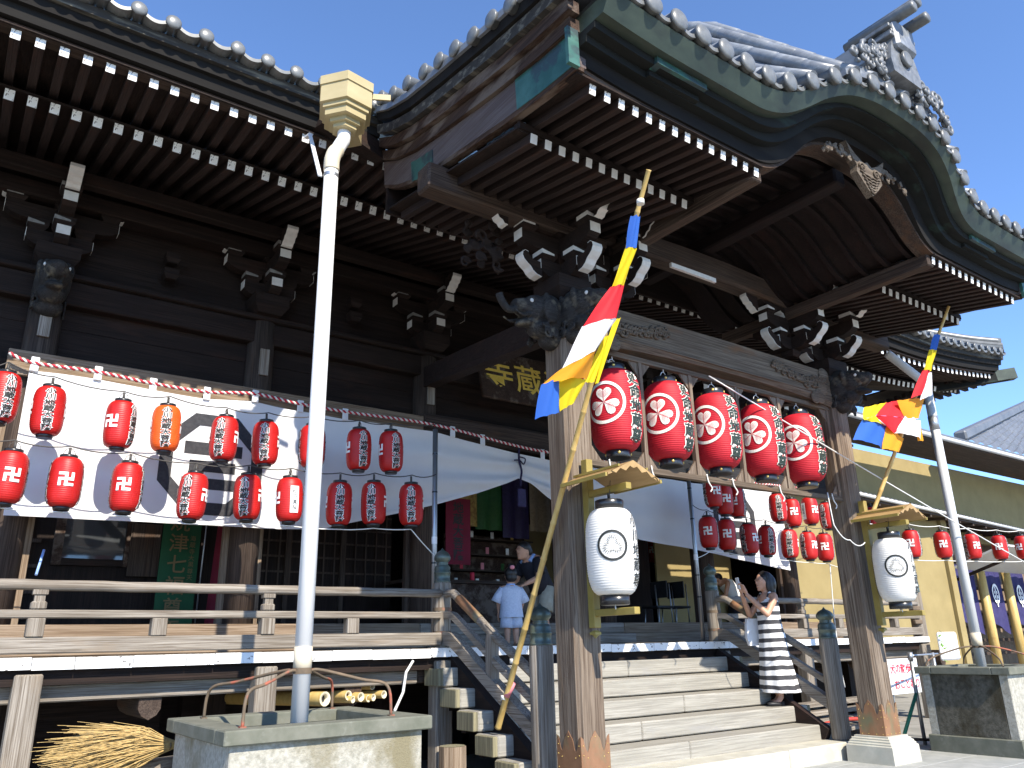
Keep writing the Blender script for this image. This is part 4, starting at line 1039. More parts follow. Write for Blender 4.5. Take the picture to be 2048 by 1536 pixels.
tb = cut2d(*text2d('小川地蔵大菩薩', .058, 1.5, .028, gap=1.0), dx=.02)
tw = cut2d(*text2d('小川地蔵大菩薩', .058, 1.5, .085, gap=1.0), dx=.02)
TXB = wrap(*tb, srad, -.005, 0, .0085, 'lettering'); TXB.materials.append(MAT['black_print'])
TXW = wrap(*tw, srad, -.005, 0, .006, 'lettering_outline'); TXW.materials.append(MAT['white_print'])
mv, mf = manji(); mv = [(a * .125, b * .125) for a, b in mv]
MANJI = wrap(*cut2d(mv, mf, dx=.02), srad, .01, 0, .006, 'emblem'); MANJI.materials.append(MAT['white_print'])
tgp = cut2d(*poly2d([(-.045, -.15), (.045, -.15), (.045, .13), (-.045, .13)]), dx=.02, dy=.05)
TAG = wrap(*tgp, srad, 0, 0, .006, 'name_slip'); TAG.materials.append(MAT['white_print'])
def tag_text(s):
    me = wrap(*cut2d(*text2d(s, .055, 1.0, 0), dx=.02), srad, -.01, 0, .0085, 'lettering'); me.materials.append(MAT['black_print']); return me
TAGT = {s: tag_text(s) for s in ('松田眞桜', '加藤誠一')}
def cam_ang(x, y): return math.atan2(-y, -x)
def small_lantern(px, py, Y, face, label, group, paper='red_paper', slip=None, tilt=0.0):
    """face: degrees by which the written side is turned to the viewer's right"""
    p = at(px, py, Y); base = p - Vector((0, 0, SH / 2 + .03))
    L = empty('paper_lantern', base, label, 'lantern', group)
    L.rotation_euler = (tilt, tilt * .5, cam_ang(p.x, p.y) + math.radians(face)); zc = SH / 2 + .03
    for nm, me in (('paper_body', BODY[paper]), ('top_cap', CAPT), ('bottom_cap', CAPB), ('handle', HAND)): sub(nm, me, L, (0, 0, zc))
    if slip:
        s_ = sub('name_slip', TAG, L, (0, 0, zc)); sub('lettering', TAGT[slip], s_)
    else:
        s_ = sub('lettering_outline', TXW, L, (0, 0, zc)); sub('lettering', TXB, s_)
    s_ = sub('lettering_outline', TXW, L, (0, 0, zc), (0, 0, PI)); sub('lettering', TXB, s_)
    sub('emblem', MANJI, L, (0, 0, zc), (0, 0, PI / 2)); sub('emblem', MANJI, L, (0, 0, zc), (0, 0, -PI / 2))
    return p
def YL(x): return 8.2 if x < 500 else 8.2 - .38 * (x - 500) / 340
ordn = ['first', 'second', 'third', 'fourth', 'fifth', 'sixth', 'seventh', 'eighth', 'ninth']
UP = [(4, 795, 20), (97, 823, 0), (240, 850, 55), (333, 858, 0), (447, 878, -20), (532, 887, -5), (625, 893, -80), (718, 900, 22), (783, 904, 25)]
LO = [(15, 955, 100), (130, 965, -88), (253, 975, 78), (383, 993, -28), (496, 995, -15), (580, 1000, 22), (678, 1008, 3), (748, 1007, -12), (823, 1010, 0)]
WIRES = {}
for row, lst in (('upper', UP), ('lower', LO)):
    WIRES[row] = []
    for i, (px, py, fc) in enumerate(lst):
        pp = 'orange_paper' if (row == 'upper' and i == 3) else 'red_paper'
        if pp == 'orange_paper': lab = 'orange paper lantern in the upper row in front of the black curtain emblem'
        elif row == 'lower' and i == 5: lab = 'red paper lantern with a white name slip, left of the white downpipe'
        else: lab = 'red paper lantern, %s from the left in the %s row before the white curtain' % (ordn[i], row)
        p = small_lantern(px, py, YL(px), fc, lab, 'red lanterns strung left of the stairs', pp, '松田眞桜' if (row == 'lower' and i == 5) else None, random.uniform(-.04, .04))
        WIRES[row].append(p + Vector((0, 0, SH / 2 + .115)))
RUP = [(1426, 985, -60), (1447, 1000, -70), (1473, 1005, 70), (1556, 1016, 10), (1585, 1026, -75), (1620, 1022, -50), (1655, 1032, -30)]
RLO = [(1418, 1065, -95), (1453, 1070, 95), (1499, 1078, -40), (1533, 1082, 30), (1578, 1088, 0), (1617, 1092, -40), (1650, 1095, 90)]
for row, lst in (('upper right', RUP), ('lower right', RLO)):
    WIRES[row] = []
    for i, (px, py, fc) in enumerate(lst):
        Yv = 7.95 + .02 * i; slip = '加藤誠一' if (row == 'upper right' and i == 5) else None
        lab = ('red paper lantern with a white name slip in the upper row right of the stairs' if slip else
               'red paper lantern, %s from the left in the %s row right of the stairs' % (ordn[i], row.split()[0]))
        p = small_lantern(px, py, Yv, fc, lab, 'red lanterns strung right of the stairs', 'red_paper', slip, random.uniform(-.05, .05)); WIRES[row].append(p + Vector((0, 0, SH / 2 + .115)))
FAR = [(1824, 1088, 80), (1886, 1090, -85), (1945, 1093, -55), (2000, 1095, 85), (2046, 1095, 60)]; WIRES['far'] = []
for i, (px, py, fc) in enumerate(FAR):
    p = small_lantern(px, py, 7.1, fc, 'red paper lantern, %s right of the white lantern on the far string' % ordn[i], 'red lanterns strung towards the neighbouring building'); WIRES['far'].append(p + Vector((0, 0, SH / 2 + .115)))
for i, (px, py) in enumerate(((1305, 1102), (1330, 1103))):
    small_lantern(px, py, 11.0, 90, 'small red lantern inside the hall behind the white curtain, %s one' % ('left', 'right')[i], 'red lanterns inside the hall')
for i, (px, py) in enumerate(((1745, 1035), (1590, 1060))):
    small_lantern(px, py, 9.6, -40, ('red lantern half hidden behind the right porch post', 'red lantern behind the two right rows of lanterns')[i], 'red lanterns behind the right porch post')
# big crimson lanterns in the frame between the porch posts
BR, BH = .252, .80; brad = lantern_rad(BR, BH, .46, 3.6)
def heart(n=22, s=1.0):
    return [(s * .0588 * 16 * math.sin(t) ** 3, s * .0588 * (13 * math.cos(t) - 5 * math.cos(2 * t) - 2 * math.cos(3 * t) - math.cos(4 * t) - 2.0)) for t in [2 * PI * i / n for i in range(n)]]
def crest(r, veins):
    """three heart-shaped leaves meeting at the centre; returns leaves, veins"""
    lf = []; vn = []
    for k in range(3):
        a = k * 2 * PI / 3; ca, sa = math.cos(a), math.sin(a)
        tr = lambda x, y: ((x * ca - y * sa), (x * sa + y * ca))
        hs = [(x * r * .49, y * r * .50 + r * .53) for x, y in heart()]
        lf.append(poly2d([tr(*q) for q in hs]))
        def ln(x0, y0, x1, y1, w_):
            d = Vector((x1 - x0, y1 - y0)); nrm = Vector((-d.y, d.x)).normalized() * w_
            vn.append(poly2d([tr(x0 + nrm.x, y0 + nrm.y), tr(x0 - nrm.x, y0 - nrm.y), tr(x1 - nrm.x * .5, y1 - nrm.y * .5), tr(x1 + nrm.x * .5, y1 + nrm.y * .5)]))
        ln(0, .02 * r, 0, .80 * r, r * .016)
        for j in range(veins):
            t = (j + 1) / (veins + 1); y0 = r * (.20 + .45 * t)
            for s in (-1, 1): ln(0, y0, s * r * .34 * math.sin(PI * min(.85, .25 + t * .6)), y0 + r * .16, r * .009)
    return merge2d(*lf), merge2d(*vn)
BBODY = shared(lantern_body(BR, BH, 40, brad, 36), 'paper_body', 'crimson_paper')
bc = []
for zz, up_ in ((BH / 2 - .004, 1), (-BH / 2 - .066, -1)):
    bc.append(shared(MB().lathe([(.115, 0), (.118, .005), (.118, .065), (.112, .07)], (0, 0, zz), 24), 'cap_ring', 'black_cap'))
STUD = shared(MB().ell((0, 0, 0), (.016, .01, .016), 10, 6), 'stud', 'brass')
RING = wrap(*cut2d(*ring2d(.180, .210), dx=.03, dy=.03), brad, .03, 0, .006, 'crest_ring'); RING.materials.append(MAT['cream_print'])
cl, cv_ = crest(.172, 5)
LEAF = wrap(*cut2d(*cl, dx=.03, dy=.03), brad, .03, 0, .006, 'crest_leaves'); LEAF.materials.append(MAT['cream_print'])
VEIN = wrap(*cut2d(*cv_, dx=.03, dy=.03), brad, .03, 0, .0085, 'crest_veins'); VEIN.materials.append(MAT['crimson_paper'])
BTB = wrap(*cut2d(*text2d('延命地蔵尊', .142, 1.12, .022, gap=1.0), dx=.03, dy=.04), brad, .0, 0, .0095, 'lettering'); BTB.materials.append(MAT['green_black_print'])
BTW = wrap(*cut2d(*text2d('延命地蔵尊', .142, 1.12, .065, gap=1.0), dx=.03, dy=.04), brad, .0, 0, .006, 'lettering_outline'); BTW.materials.append(MAT['cream_print'])
bh = MB().tube([(.09 * math.cos(a), 0, BH / 2 + .06 + .07 * math.sin(a)) for a in [PI * i / 8 for i in range(9)]], .004, 6).tube([(0, 0, BH / 2 + .13), (.01, 0, BH / 2 + .21)], .006, 6); BHD = shared(bh, 'hanger', 'wire_white')
for i, x in enumerate((5.11, 5.83, 6.58, 7.34, 8.095)):
    lab = 'large crimson lantern with leaf crest, %s of the five hung between the porch posts' % ('leftmost', 'second', 'middle', 'fourth', 'rightmost')[i]
    L = empty('crest_lantern', (x, 5.30, 3.44 - BH / 2 - .07), lab, 'lantern', 'large lanterns between the porch posts')
    L.rotation_euler = (0, 0, cam_ang(x, 5.3) + math.radians(-24 + (0, 4, -3, 2, 5)[i])); zc = BH / 2 + .07
    for nm, me in (('paper_body', BBODY), ('cap_ring', bc[0]), ('cap_ring', bc[1]), ('hanger', BHD)): sub(nm, me, L, (0, 0, zc))
    for a in range(4):
        th = a * PI / 2 + .5
        for z in (BH / 2 + .035, -BH / 2 - .03): sub('stud', STUD, L, (.118 * math.cos(th), .118 * math.sin(th), zc + z), (0, 0, th + PI / 2))
    for a0 in (0, PI):
        r_ = sub('crest_ring', RING, L, (0, 0, zc), (0, 0, a0)); sub('crest_leaves', LEAF, r_); sub('crest_veins', VEIN, r_)
        t_ = sub('lettering_outline', BTW, L, (0, 0, zc), (0, 0, a0 + math.radians(76))); sub('lettering', BTB, t_)
# white lanterns on the posts with their roofed brackets
WR, WH = .213, .70; wrad = lantern_rad(WR, WH, .52, 3.6)
WBODY = shared(lantern_body(WR, WH, 34, wrad, 32), 'paper_body', 'white_paper')
WC1 = shared(MB().lathe([(.118, 0), (.12, .075), (.112, .08)], (0, 0, WH / 2 - .004), 24), 'cap_ring', 'black_cap')
WC2 = shared(MB().lathe([(.112, 0), (.12, .005), (.12, .08)], (0, 0, -WH / 2 - .076), 24), 'cap_ring', 'black_cap')
WRING = wrap(*cut2d(*ring2d(.104, .124), dx=.03, dy=.03), wrad, .03, 0, .0065, 'crest_ring'); WRING.materials.append(MAT['black_print'])
def maple(r):
    """three fan-shaped leaves drawn in brush strokes"""
    out = []
    for k in range(3):
        a = k * 2 * PI / 3 + PI / 2; base = (r * .10 * math.cos(a), r * .10 * math.sin(a))
        for j in range(-4, 5):
            b = a + j * .235; r1 = r * (.90 - .022 * j * j); c1 = (r1 * math.cos(b) * .96, r1 * math.sin(b) * .96); c0 = (base[0] * .5 + c1[0] * .38, base[1] * .5 + c1[1] * .38)
            d = Vector((c1[0] - c0[0], c1[1] - c0[1])); n_ = Vector((-d.y, d.x)).normalized() * r * .026; m_ = (c0[0] * .35 + c1[0] * .65, c0[1] * .35 + c1[1] * .65)
            out.append(poly2d([c0, (m_[0] + n_.x, m_[1] + n_.y), c1, (m_[0] - n_.x, m_[1] - n_.y)]))
            if j % 2 == 0: out.append(poly2d([(c0[0] * .35, c0[1] * .35), (c0[0] + n_.x * .3, c0[1] + n_.y * .3), (c0[0] - n_.x * .3, c0[1] - n_.y * .3)]))
    return merge2d(*out)
WLEAF = wrap(*cut2d(*maple(.106), dx=.03), wrad, .03, 0, .0065, 'crest_leaves'); WLEAF.materials.append(MAT['black_print'])
WTX = wrap(*cut2d(*text2d('小川地蔵尊', .115, 1.0, .01, gap=1.02), dx=.03, dy=.04), wrad, .0, 0, .007, 'lettering'); WTX.materials.append(MAT['black_print'])
for s in (-1, 1):
    x = XC + s * PX; y = 4.87; nm = 'left' if s < 0 else 'right'
    L = empty('white_lantern', (x, y, 2.035 - WH / 2 - .08), 'white ribbed paper lantern with black crest hung in front of the %s porch post' % nm, 'lantern', 'white lanterns on the porch posts')
    L.rotation_euler = (0, 0, cam_ang(x, y) + math.radians(2 if s < 0 else 8)); zc = WH / 2 + .08
    for n_, me in (('paper_body', WBODY), ('cap_ring', WC1), ('cap_ring', WC2)): sub(n_, me, L, (0, 0, zc))
    r_ = sub('crest_ring', WRING, L, (0, 0, zc)); sub('crest_leaves', WLEAF, r_)
    sub('lettering', WTX, L, (0, 0, zc), (0, 0, math.radians(64))); sub('lettering', WTX, L, (0, 0, zc), (0, 0, math.radians(-100)))
    sub('hanger', shared(MB().tube([(0, 0, WH / 2 + .07), (.004, 0, WH / 2 + .2)], .012, 8).tube([(.05, 0, WH / 2 + .07), (.06, .01, WH / 2 + .15), (.03, .02, WH / 2 + .24)], .003, 5), 'hanger', 'black_cap'), L, (0, 0, zc))
    sub('hook', shared(MB().tube(smooth_path([(-.08, 0, -WH / 2 - .11), (-.05, 0, -WH / 2 - .06), (0, 0, -WH / 2 - .09), (.05, 0, -WH / 2 - .06), (.08, 0, -WH / 2 - .11)], 4), .004, 5), 'hook', 'wire_white'), L, (0, 0, zc))
    B = empty('lantern_bracket', (x, 5.16, 1.40), 'yellow wooden lantern bracket with a small roof on the %s porch post' % nm, 'bracket', 'lantern brackets')
    obj('upright', MB().span(x - .036, x + .036, 5.09, 5.165, 1.44, 2.86, .004), 'bracket_yellow', B)
    obj('upright_tip', MB().lathe([(.048, 0), (.048, .02), (.02, .035)], (x, 5.127, 1.385), 4, False, Matrix.Rotation(PI / 4, 3, 'Z')).lathe([(.0, -.03), (.03, -.0)], (x, 5.127, 1.385), 8), 'bracket_yellow', B)
    obj('top_arm', MB().span(x - .03, x + .03, 4.62, 5.09, 2.52, 2.575, .004), 'bracket_yellow', B)
    obj('bottom_arm', MB().span(x - .03, x + .03, 4.62, 5.09, 1.53, 1.585, .004), 'bracket_yellow', B)
    for sd in (-1, 1):
        r0 = MB(); r0.bar((x, 4.84, 2.735), (x + sd * .30, 4.84, 2.60), .56, .018, 0, (0, 0, 1)); obj('roof_board', r0, 'bracket_wood', B)
        obj('roof_edge', MB().bar((x + sd * .31, 4.55, 2.598), (x + sd * .31, 5.12, 2.598), .02, .03), 'bracket_yellow', B)
        obj('roof_batten', MB().bar((x + sd * .16, 4.555, 2.69), (x + sd * .16, 5.12, 2.69), .018, .02), 'bracket_yellow', B)
    gb = [(-.29, -.14), (-.25, -.10), (-.20, -.115), (-.15, -.07), (-.09, -.085), (-.04, -.04), (0, -.055), (.04, -.04), (.09, -.085), (.15, -.07), (.20, -.115), (.25, -.10), (.29, -.14), (.29, -.12), (0, .012), (-.29, -.12)]
    obj('gable_board', MB().prism(gb, Matrix(((1, 0, 0, x), (0, 0, -1, 4.566), (0, 1, 0, 2.735), (0, 0, 0, 1))), .016), 'bracket_wood', B)
# frame that carries the five lanterns
fr = empty('hanging_rack', (XC, 5.3, 2.88), 'weathered timber frame holding five crimson lanterns between the porch posts', 'frame')
obj('top_bar', MB().span(4.70, 8.74, 5.27, 5.33, 4.0, 4.055, .004), 'tie_wood_x', fr); obj('bottom_bar', MB().span(4.70, 8.74, 5.27, 5.33, 2.865, 2.925, .004), 'tie_wood_x', fr)
for x in (4.735, 5.47, 6.205, 6.96, 7.717, 8.70):
    obj('divider', MB().span(x - .022, x + .022, 5.276, 5.324, 2.925, 4.0), 'post_wood_z', fr)
    for sd in (-1, 1):
        if (x < 4.8 and sd < 0) or (x > 8.6 and sd > 0): continue
        for zz, sg in ((4.0, -1), (2.925, 1)):
            M = Matrix(((1, 0, 0, x + sd * .0225), (0, 0, 1, 5.291), (0, 1, 0, zz), (0, 0, 0, 1)))
            t = [(0, 0), (sd * .13, 0), (0, sg * .15)]; obj('gusset', MB().prism(t, M, .018), 'post_wood_z', fr)
for x in (4.95, 5.5, 6.3, 6.7, 7.5, 8.5):
    kn = MB().tube(smooth_path([(x, 5.26, 2.94), (x + .01, 5.255, 2.86), (x + .05, 5.25, 2.80), (x + .02, 5.25, 2.76)], 4), .007, 6); obj('tie_cord', kn, 'rope_white', fr)

# ------------------------------------------------------------------ curtain with crests, rope, poles and cords
YC = 8.76
TOPP = [at(px, py, YC) for px, py in ((62, 741), (130, 749), (195, 758), (305, 781), (413, 798), (510, 803), (580, 819), (700, 840), (865, 863), (960, 888), (1030, 906), (1100, 921), (1250, 946), (1400, 968), (1578, 989))]
BOTP = [at(px, py, YC) for px, py in ((0, 1030), (320, 1046), (560, 1058), (640, 1059), (700, 1046), (790, 1028), (868, 1010), (960, 985), (1012, 967), (1036, 957), (1060, 968), (1105, 1000), (1190, 1046), (1280, 1080), (1400, 1101), (1578, 1141))]
tz = [(p.x, p.z) for p in TOPP]; bz_ = [(p.x, p.z) for p in BOTP]
XT = at(1036, 957, YC).x; ZT = at(1036, 957, YC).z
def cloth_y(x, z):
    t0 = interp(tz, x); b0 = interp(bz_, x); h = (t0 - z) / max(.05, t0 - b0)
    d = abs(x - XT); g = math.exp(-(d / 1.1) ** 2)
    f = .010 * math.sin(x * 7.0 + .6 * math.sin(z * 4)) * (1 - g) + .008 * math.sin(x * 2.3 + 1)
    # folds that gather towards the tie
    f += g * .040 * math.sin(10 * h + 9.0 * (1 - math.exp(-d * .9)) * h) * min(1, h * 2.2) * min(1.0, .35 + d * 2)
    g2 = math.exp(-((d - 1.6) / .9) ** 2)
    f += g2 * .018 * math.sin(13 * h * (1 + .15 * d))
    return YC + f
cur = empty('temple_curtain', (XT, YC, 2.6), 'long white curtain with black crests, tied up over the central entrance', 'curtain')
xs = [.47 + i * .05 for i in range(int((12.5 - .47) / .05) + 1)] + [XT]; xs = sorted(xs); rows = []
for j in range(37):
    t = j / 36; row = []
    for x in xs:
        a = interp(tz, x); b = interp(bz_, x); z = lerp(a, b, t); row.append((x, cloth_y(x, z), z))
    rows.append(row)
obj('cloth', MB().grid(rows), 'white_cloth', cur)
hm = MB(); hm.grid([[(x, cloth_y(x, interp(bz_, x)) - .004, interp(bz_, x) + .045 * q) for x in xs] for q in (0, .5, 1)]); obj('hem', hm, 'white_cloth', cur)
def crest_cloth(cx, cz):
    R1, R0 = .60, .455; V = []; F = []
    oc = lambda r: [(r * math.cos(PI / 8 + k * PI / 4) , r * math.sin(PI / 8 + k * PI / 4)) for k in range(8)]
    o = oc(R1); i_ = oc(R0); polys = []
    for k in range(8):
        k2 = (k + 1) % 8
        polys.append([o[k], o[k2], i_[k2], i_[k]])
    for zz, hw, th in ((.165, .31, .135), (-.03, .245, .12), (-.22, .31, .12)): polys.append([(-hw, zz - th / 2), (hw, zz - th / 2), (hw, zz + th / 2), (-hw, zz + th / 2)])
    V, F = cut2d(*poly2d(*polys), dx=.05, dy=.05)
    mb = MB(); mb.add([(cx + a, cloth_y(cx + a, cz + b) - .006, cz + b) for a, b in V], F); return mb
obj('crest', crest_cloth(2.32, 3.27), 'black_cloth', cur); obj('crest', crest_cloth(11.1, 3.24), 'black_cloth', cur)
for px, py in ((68, 737), (195, 755), (305, 778), (413, 795), (510, 800), (600, 820), (690, 836), (905, 870), (965, 886), (1085, 915), (1160, 930), (1290, 950)):
    p = at(px, py, YC - .01); obj('loop', MB().box((p.x, p.y - .004, p.z + .045), (.075, .02, .15), .006), 'white_cloth', cur)
rp = smooth_path([at(px, py - 9, YC - .02) for px, py in ((18, 715), (68, 735), (195, 753), (305, 776), (413, 793), (510, 797), (600, 817), (700, 834), (865, 858), (1030, 900), (1100, 914), (1250, 938), (1400, 962), (1600, 985))], 40)
for k, mt in ((0, 'rope_red'), (1, 'rope_white')):
    pts = []; L = 0
    dense = []
    for a, b in zip(rp, rp[1:]):
        for q in range(2): dense.append(a.lerp(b, q / 2))
    for i, p in enumerate(dense):
        if i: L += (p - dense[i - 1]).length
        an = L / .075 * 2 * PI + k * PI; pts.append(p + Vector((0, math.cos(an), math.sin(an))) * .010)
    obj('rope_strand', MB().tube(pts, .012, 5), mt, cur)
tk = MB().tube(smooth_path([Vector((XT, YC - .04, ZT + .42)), Vector((XT - .01, YC - .05, ZT + .25)), Vector((XT + .02, YC - .06, ZT + .1)), Vector((XT, YC - .06, ZT - .03)), Vector((XT + .01, YC - .05, ZT - .12))], 5), .016, 6)
tk.tube(smooth_path([Vector((XT, YC - .05, ZT + .3)), Vector((XT + .09, YC - .06, ZT + .28)), Vector((XT + .06, YC - .06, ZT + .2)), Vector((XT, YC - .05, ZT + .25)), Vector((XT - .1, YC - .06, ZT + .24))], 5), .010, 6)
obj('tie_cord', tk, 'cord_purple', cur); obj('tassel', MB().box((XT + .02, YC - .05, ZT - .28), (.14, .03, .26), .01), 'silk_purple', cur)
for i, (px, s) in enumerate(((868, 'left'), (1395, 'right'))):
    p = at(px, 1150, 7.78)
    q = empty('support_pole', (p.x, 7.78, 1.31), 'grey steel support pole tied beside the %s upper newel post' % s, 'pole', 'poles carrying the lantern strings')
    zt = at(866, 858, 7.78).z
    obj('tube', MB().tube([(p.x, 7.78, 1.31), (p.x, 7.78, zt)], .030, 14), 'steel', q)
    obj('tape', MB().lathe([(.0312, 2.42), (.0312, 2.5)], (p.x, 7.78, 0), 14, capb=False, capt=False), 'white_plastic', q)
    for z in (1.9, 2.2, 3.0, 3.45): obj('cable_tie', MB().lathe([(.0316, z), (.0316, z + .02)], (p.x, 7.78, 0), 14, capb=False, capt=False), 'black_cap', q)
def cord(name, pts, r, mat, label, sag=.03, group='cords of the lantern strings'):
    out = []
    for a, b in zip(pts, pts[1:]):
        a = Vector(a); b = Vector(b)
        for k in range(6): t = k / 6; out.append(a.lerp(b, t) - Vector((0, 0, sag * 4 * t * (1 - t))))
    out.append(Vector(pts[-1])); return tag(obj(name, MB().tube(out, r, 6), mat), label, 'cord', group)
pl = at(868, 1150, 7.78); pr = at(1395, 1150, 7.78)
cord('festoon_wire', [at(-60, 735, 8.2)] + WIRES['upper'] + [(pl.x, 7.75, WIRES['upper'][-1].z + .03)], .006, 'wire_dark', 'dark wire carrying the upper row of lanterns left of the stairs')
cord('festoon_wire', [at(-60, 870, 8.2)] + WIRES['lower'] + [(pl.x, 7.75, WIRES['lower'][-1].z + .02)], .006, 'wire_dark', 'dark wire carrying the lower row of lanterns left of the stairs')
dn = Vector((0, 0, SH + .16))
cord('festoon_wire', [at(-60, 1005, 8.2)] + [p - dn for p in WIRES['lower']] + [(pl.x, 7.75, 2.28), (pl.x + .02, 7.6, 2.2)], .006, 'rope_white', 'white cord under the lower lanterns tied to the left upper finial', .01)
cord('festoon_wire', [(pr.x, 7.75, WIRES['upper right'][0].z)] + WIRES['upper right'] + [at(1700, 985, 8.0)], .006, 'wire_dark', 'dark wire carrying the upper row of lanterns right of the stairs')
cord('festoon_wire', [(pr.x, 7.75, WIRES['lower right'][0].z)] + WIRES['lower right'] + [at(1700, 1055, 8.0)], .006, 'wire_dark', 'dark wire carrying the lower row of lanterns right of the stairs')
cord('festoon_wire', [(pr.x, 7.75, 2.45)] + [p - dn for p in WIRES['lower right']] + [at(1700, 1140, 8.0)], .006, 'rope_white', 'white cord tied under the lower lanterns right of the stairs', .01)
cord('festoon_wire', [at(1720, 1045, 7.1)] + WIRES['far'] + [at(2150, 1060, 7.1)], .007, 'rope_white', 'pale rope carrying the far string of lanterns on the right')
cord('festoon_wire', [at(1720, 1115, 7.1)] + [p - dn for p in WIRES['far']] + [at(2150, 1130, 7.1)], .007, 'rope_white', 'white cord under the far string of lanterns on the right', .01)
cord('guy_rope', [at(1418, 752, 5.2), at(2080, 1142, 4.6)], .008, 'wire_white', 'thin rope running down across the rightmost crimson lantern to the right', .02, None)
cord('bulb_cable', [at(1655, 985, 5.1), at(1668, 1050, 5.05), at(1700, 1080, 5.0), at(1730, 1085, 4.95)], .006, 'wire_white', 'white lamp cable looping beside the right porch post', .05, None)
cord('bulb_cable', [at(1660, 1130, 6.0), at(1668, 1230, 6.0), at(1680, 1330, 6.0), at(1690, 1375, 6.0)], .006, 'wire_white', 'white cable hanging down between the right newel and porch post', .0, None)
# ------------------------------------------------------------------ flags on bamboo poles
def bamboo_pole(pts, r, parent, name='pole'):
    a = Vector(pts[0]); b = Vector(pts[1]); n = max(3, int((b - a).length / .32)); P_ = []; R_ = []
    for i in range(n):
        for t, k in ((0.0, 1.13), (.05, 1.0), (.95, .98), (.98, 1.13)):
            P_.append(a.lerp(b, (i + t) / n)); R_.append(r * k * lerp(1.1, .75, i / n))
    return obj(name, MB().tube(P_, R_, 10), 'bamboo', parent)
def flag(rows, mats, parent, bulge=.05):
    """rows: list of (left px, right px, Y, bulge) down the flag; one coloured panel between rows of mats"""
    for i, (r0, r1, m) in enumerate(zip(rows, rows[1:], mats)):
        g_ = []
        for t in [k / 6 for k in range(7)]:
            l = at(lerp(r0[0][0], r1[0][0], t), lerp(r0[0][1], r1[0][1], t), lerp(r0[2], r1[2], t)); q = at(lerp(r0[1][0], r1[1][0], t), lerp(r0[1][1], r1[1][1], t), lerp(r0[2], r1[2], t))
            bl = lerp(r0[3], r1[3], t)
            g_.append([l.lerp(q, u / 10) + Vector((0, -bl * math.sin(PI * u / 10) + .010 * math.sin(u * 1.1 + i * 2 + t * 3), .004 * math.sin(u * 2 + t * 5))) for u in range(11)])
        obj('panel', MB().grid(g_), m, parent)
fb = at(996, 1456, 6.42); ft = at(1298, 338, 3.7)
F1 = empty('buddhist_flag', fb, 'five-coloured flag furled on the long bamboo pole leaning across the left porch post', 'flag', 'five-coloured flags')
bamboo_pole((fb, ft), .026, F1)
flag([((1261, 432), (1279, 434), 3.80, .02), ((1252, 496), (1273, 500), 3.88, .03), ((1222, 574), (1247, 571), 4.0, .03)], ['flag_blue', 'flag_yellow'], F1)
flag([((1221, 574), (1247, 571), 4.0, .03), ((1166, 652), (1233, 640), 4.06, .10), ((1122, 738), (1194, 695), 4.12, .13), ((1082, 770), (1172, 760), 4.2, .12)], ['flag_red', 'flag_white', 'flag_orange'], F1)
flag([((1082, 770), (1116, 757), 4.19, .04), ((1070, 838), (1120, 826), 4.25, .06)], ['flag_blue'], F1); flag([((1116, 757), (1172, 760), 4.185, .05), ((1120, 822), (1150, 803), 4.23, .03)], ['flag_yellow'], F1)
flag([((1210, 672), (1218, 674), 4.25, .01), ((1165, 766), (1190, 766), 4.33, .02)], ['flag_yellow'], F1); flag([((1168, 735), (1172, 735), 4.36, .0), ((1146, 766), (1166, 766), 4.38, .01)], ['flag_red'], F1)
flag([((1228, 640), (1240, 636), 4.2, .0), ((1190, 768), (1196, 766), 4.3, .01)], ['flag_yellow'], F1)
obj('tie_string', MB().lathe([(.031, -.02), (.031, .02)], at(1281, 404, 3.77), 10), 'rope_white', F1)
for py, px in ((1322, 1027), (1395, 1009)): obj('tie_string', MB().lathe([(.034, -.02), (.034, .02)], at(px, py, lerp(6.42, 6.1, (1456 - py) / 130)), 10), 'rope_white', F1)
p0 = at(1026, 1365, 6.17); p1 = at(1013, 1393, 6.24); obj('pink_wrap', MB().tube([p0, p1], .030, 10), 'pink', F1)
fb2 = at(1742, 1035, 5.05); ft2 = at(1898, 612, 4.05)
F2 = empty('buddhist_flag', fb2, 'five-coloured flag flying from the bamboo pole on the right porch post', 'flag', 'five-coloured flags')
bamboo_pole((fb2, ft2), .022, F2)
flag([((1869, 668), (1880, 670), 4.13, .01), ((1860, 699), (1873, 702), 4.2, .02), ((1846, 740), (1862, 742), 4.28, .02)], ['flag_blue', 'flag_yellow'], F2)
flag([((1846, 740), (1858, 742), 4.28, .02), ((1822, 796), (1863, 780), 4.36, .05)], ['flag_red'], F2)
flag([((1858, 745), (1862, 745), 4.27, .0), ((1840, 800), (1866, 788), 4.33, .03)], ['flag_white'], F2)
flag([((1728, 815), (1772, 805), 4.5, .02), ((1727, 838), (1752, 832), 4.5, .03), ((1727, 840), (1772, 852), 4.5, .03)], ['flag_yellow', 'flag_yellow'], F2)
flag([((1772, 806), (1794, 801), 4.49, .01), ((1752, 832), (1812, 838), 4.47, .05), ((1786, 866), (1790, 864), 4.46, .02)], ['flag_red', 'flag_red'], F2)
flag([((1794, 801), (1848, 796), 4.42, .02), ((1812, 838), (1838, 838), 4.44, .04)], ['flag_orange'], F2)
flag([((1811, 832), (1840, 842), 4.43, .02), ((1789, 866), (1843, 880), 4.45, .06)], ['flag_white'], F2)
flag([((1726, 838), (1773, 852), 4.51, .02), ((1706, 879), (1764, 898), 4.53, .06)], ['flag_blue'], F2)
flag([((1773, 852), (1806, 878), 4.49, .02), ((1764, 898), (1798, 908), 4.52, .05)], ['flag_orange'], F2)
flag([((1834, 852), (1840, 850), 4.44, .0), ((1836, 882), (1846, 882), 4.46, .02)], ['flag_orange'], F2)
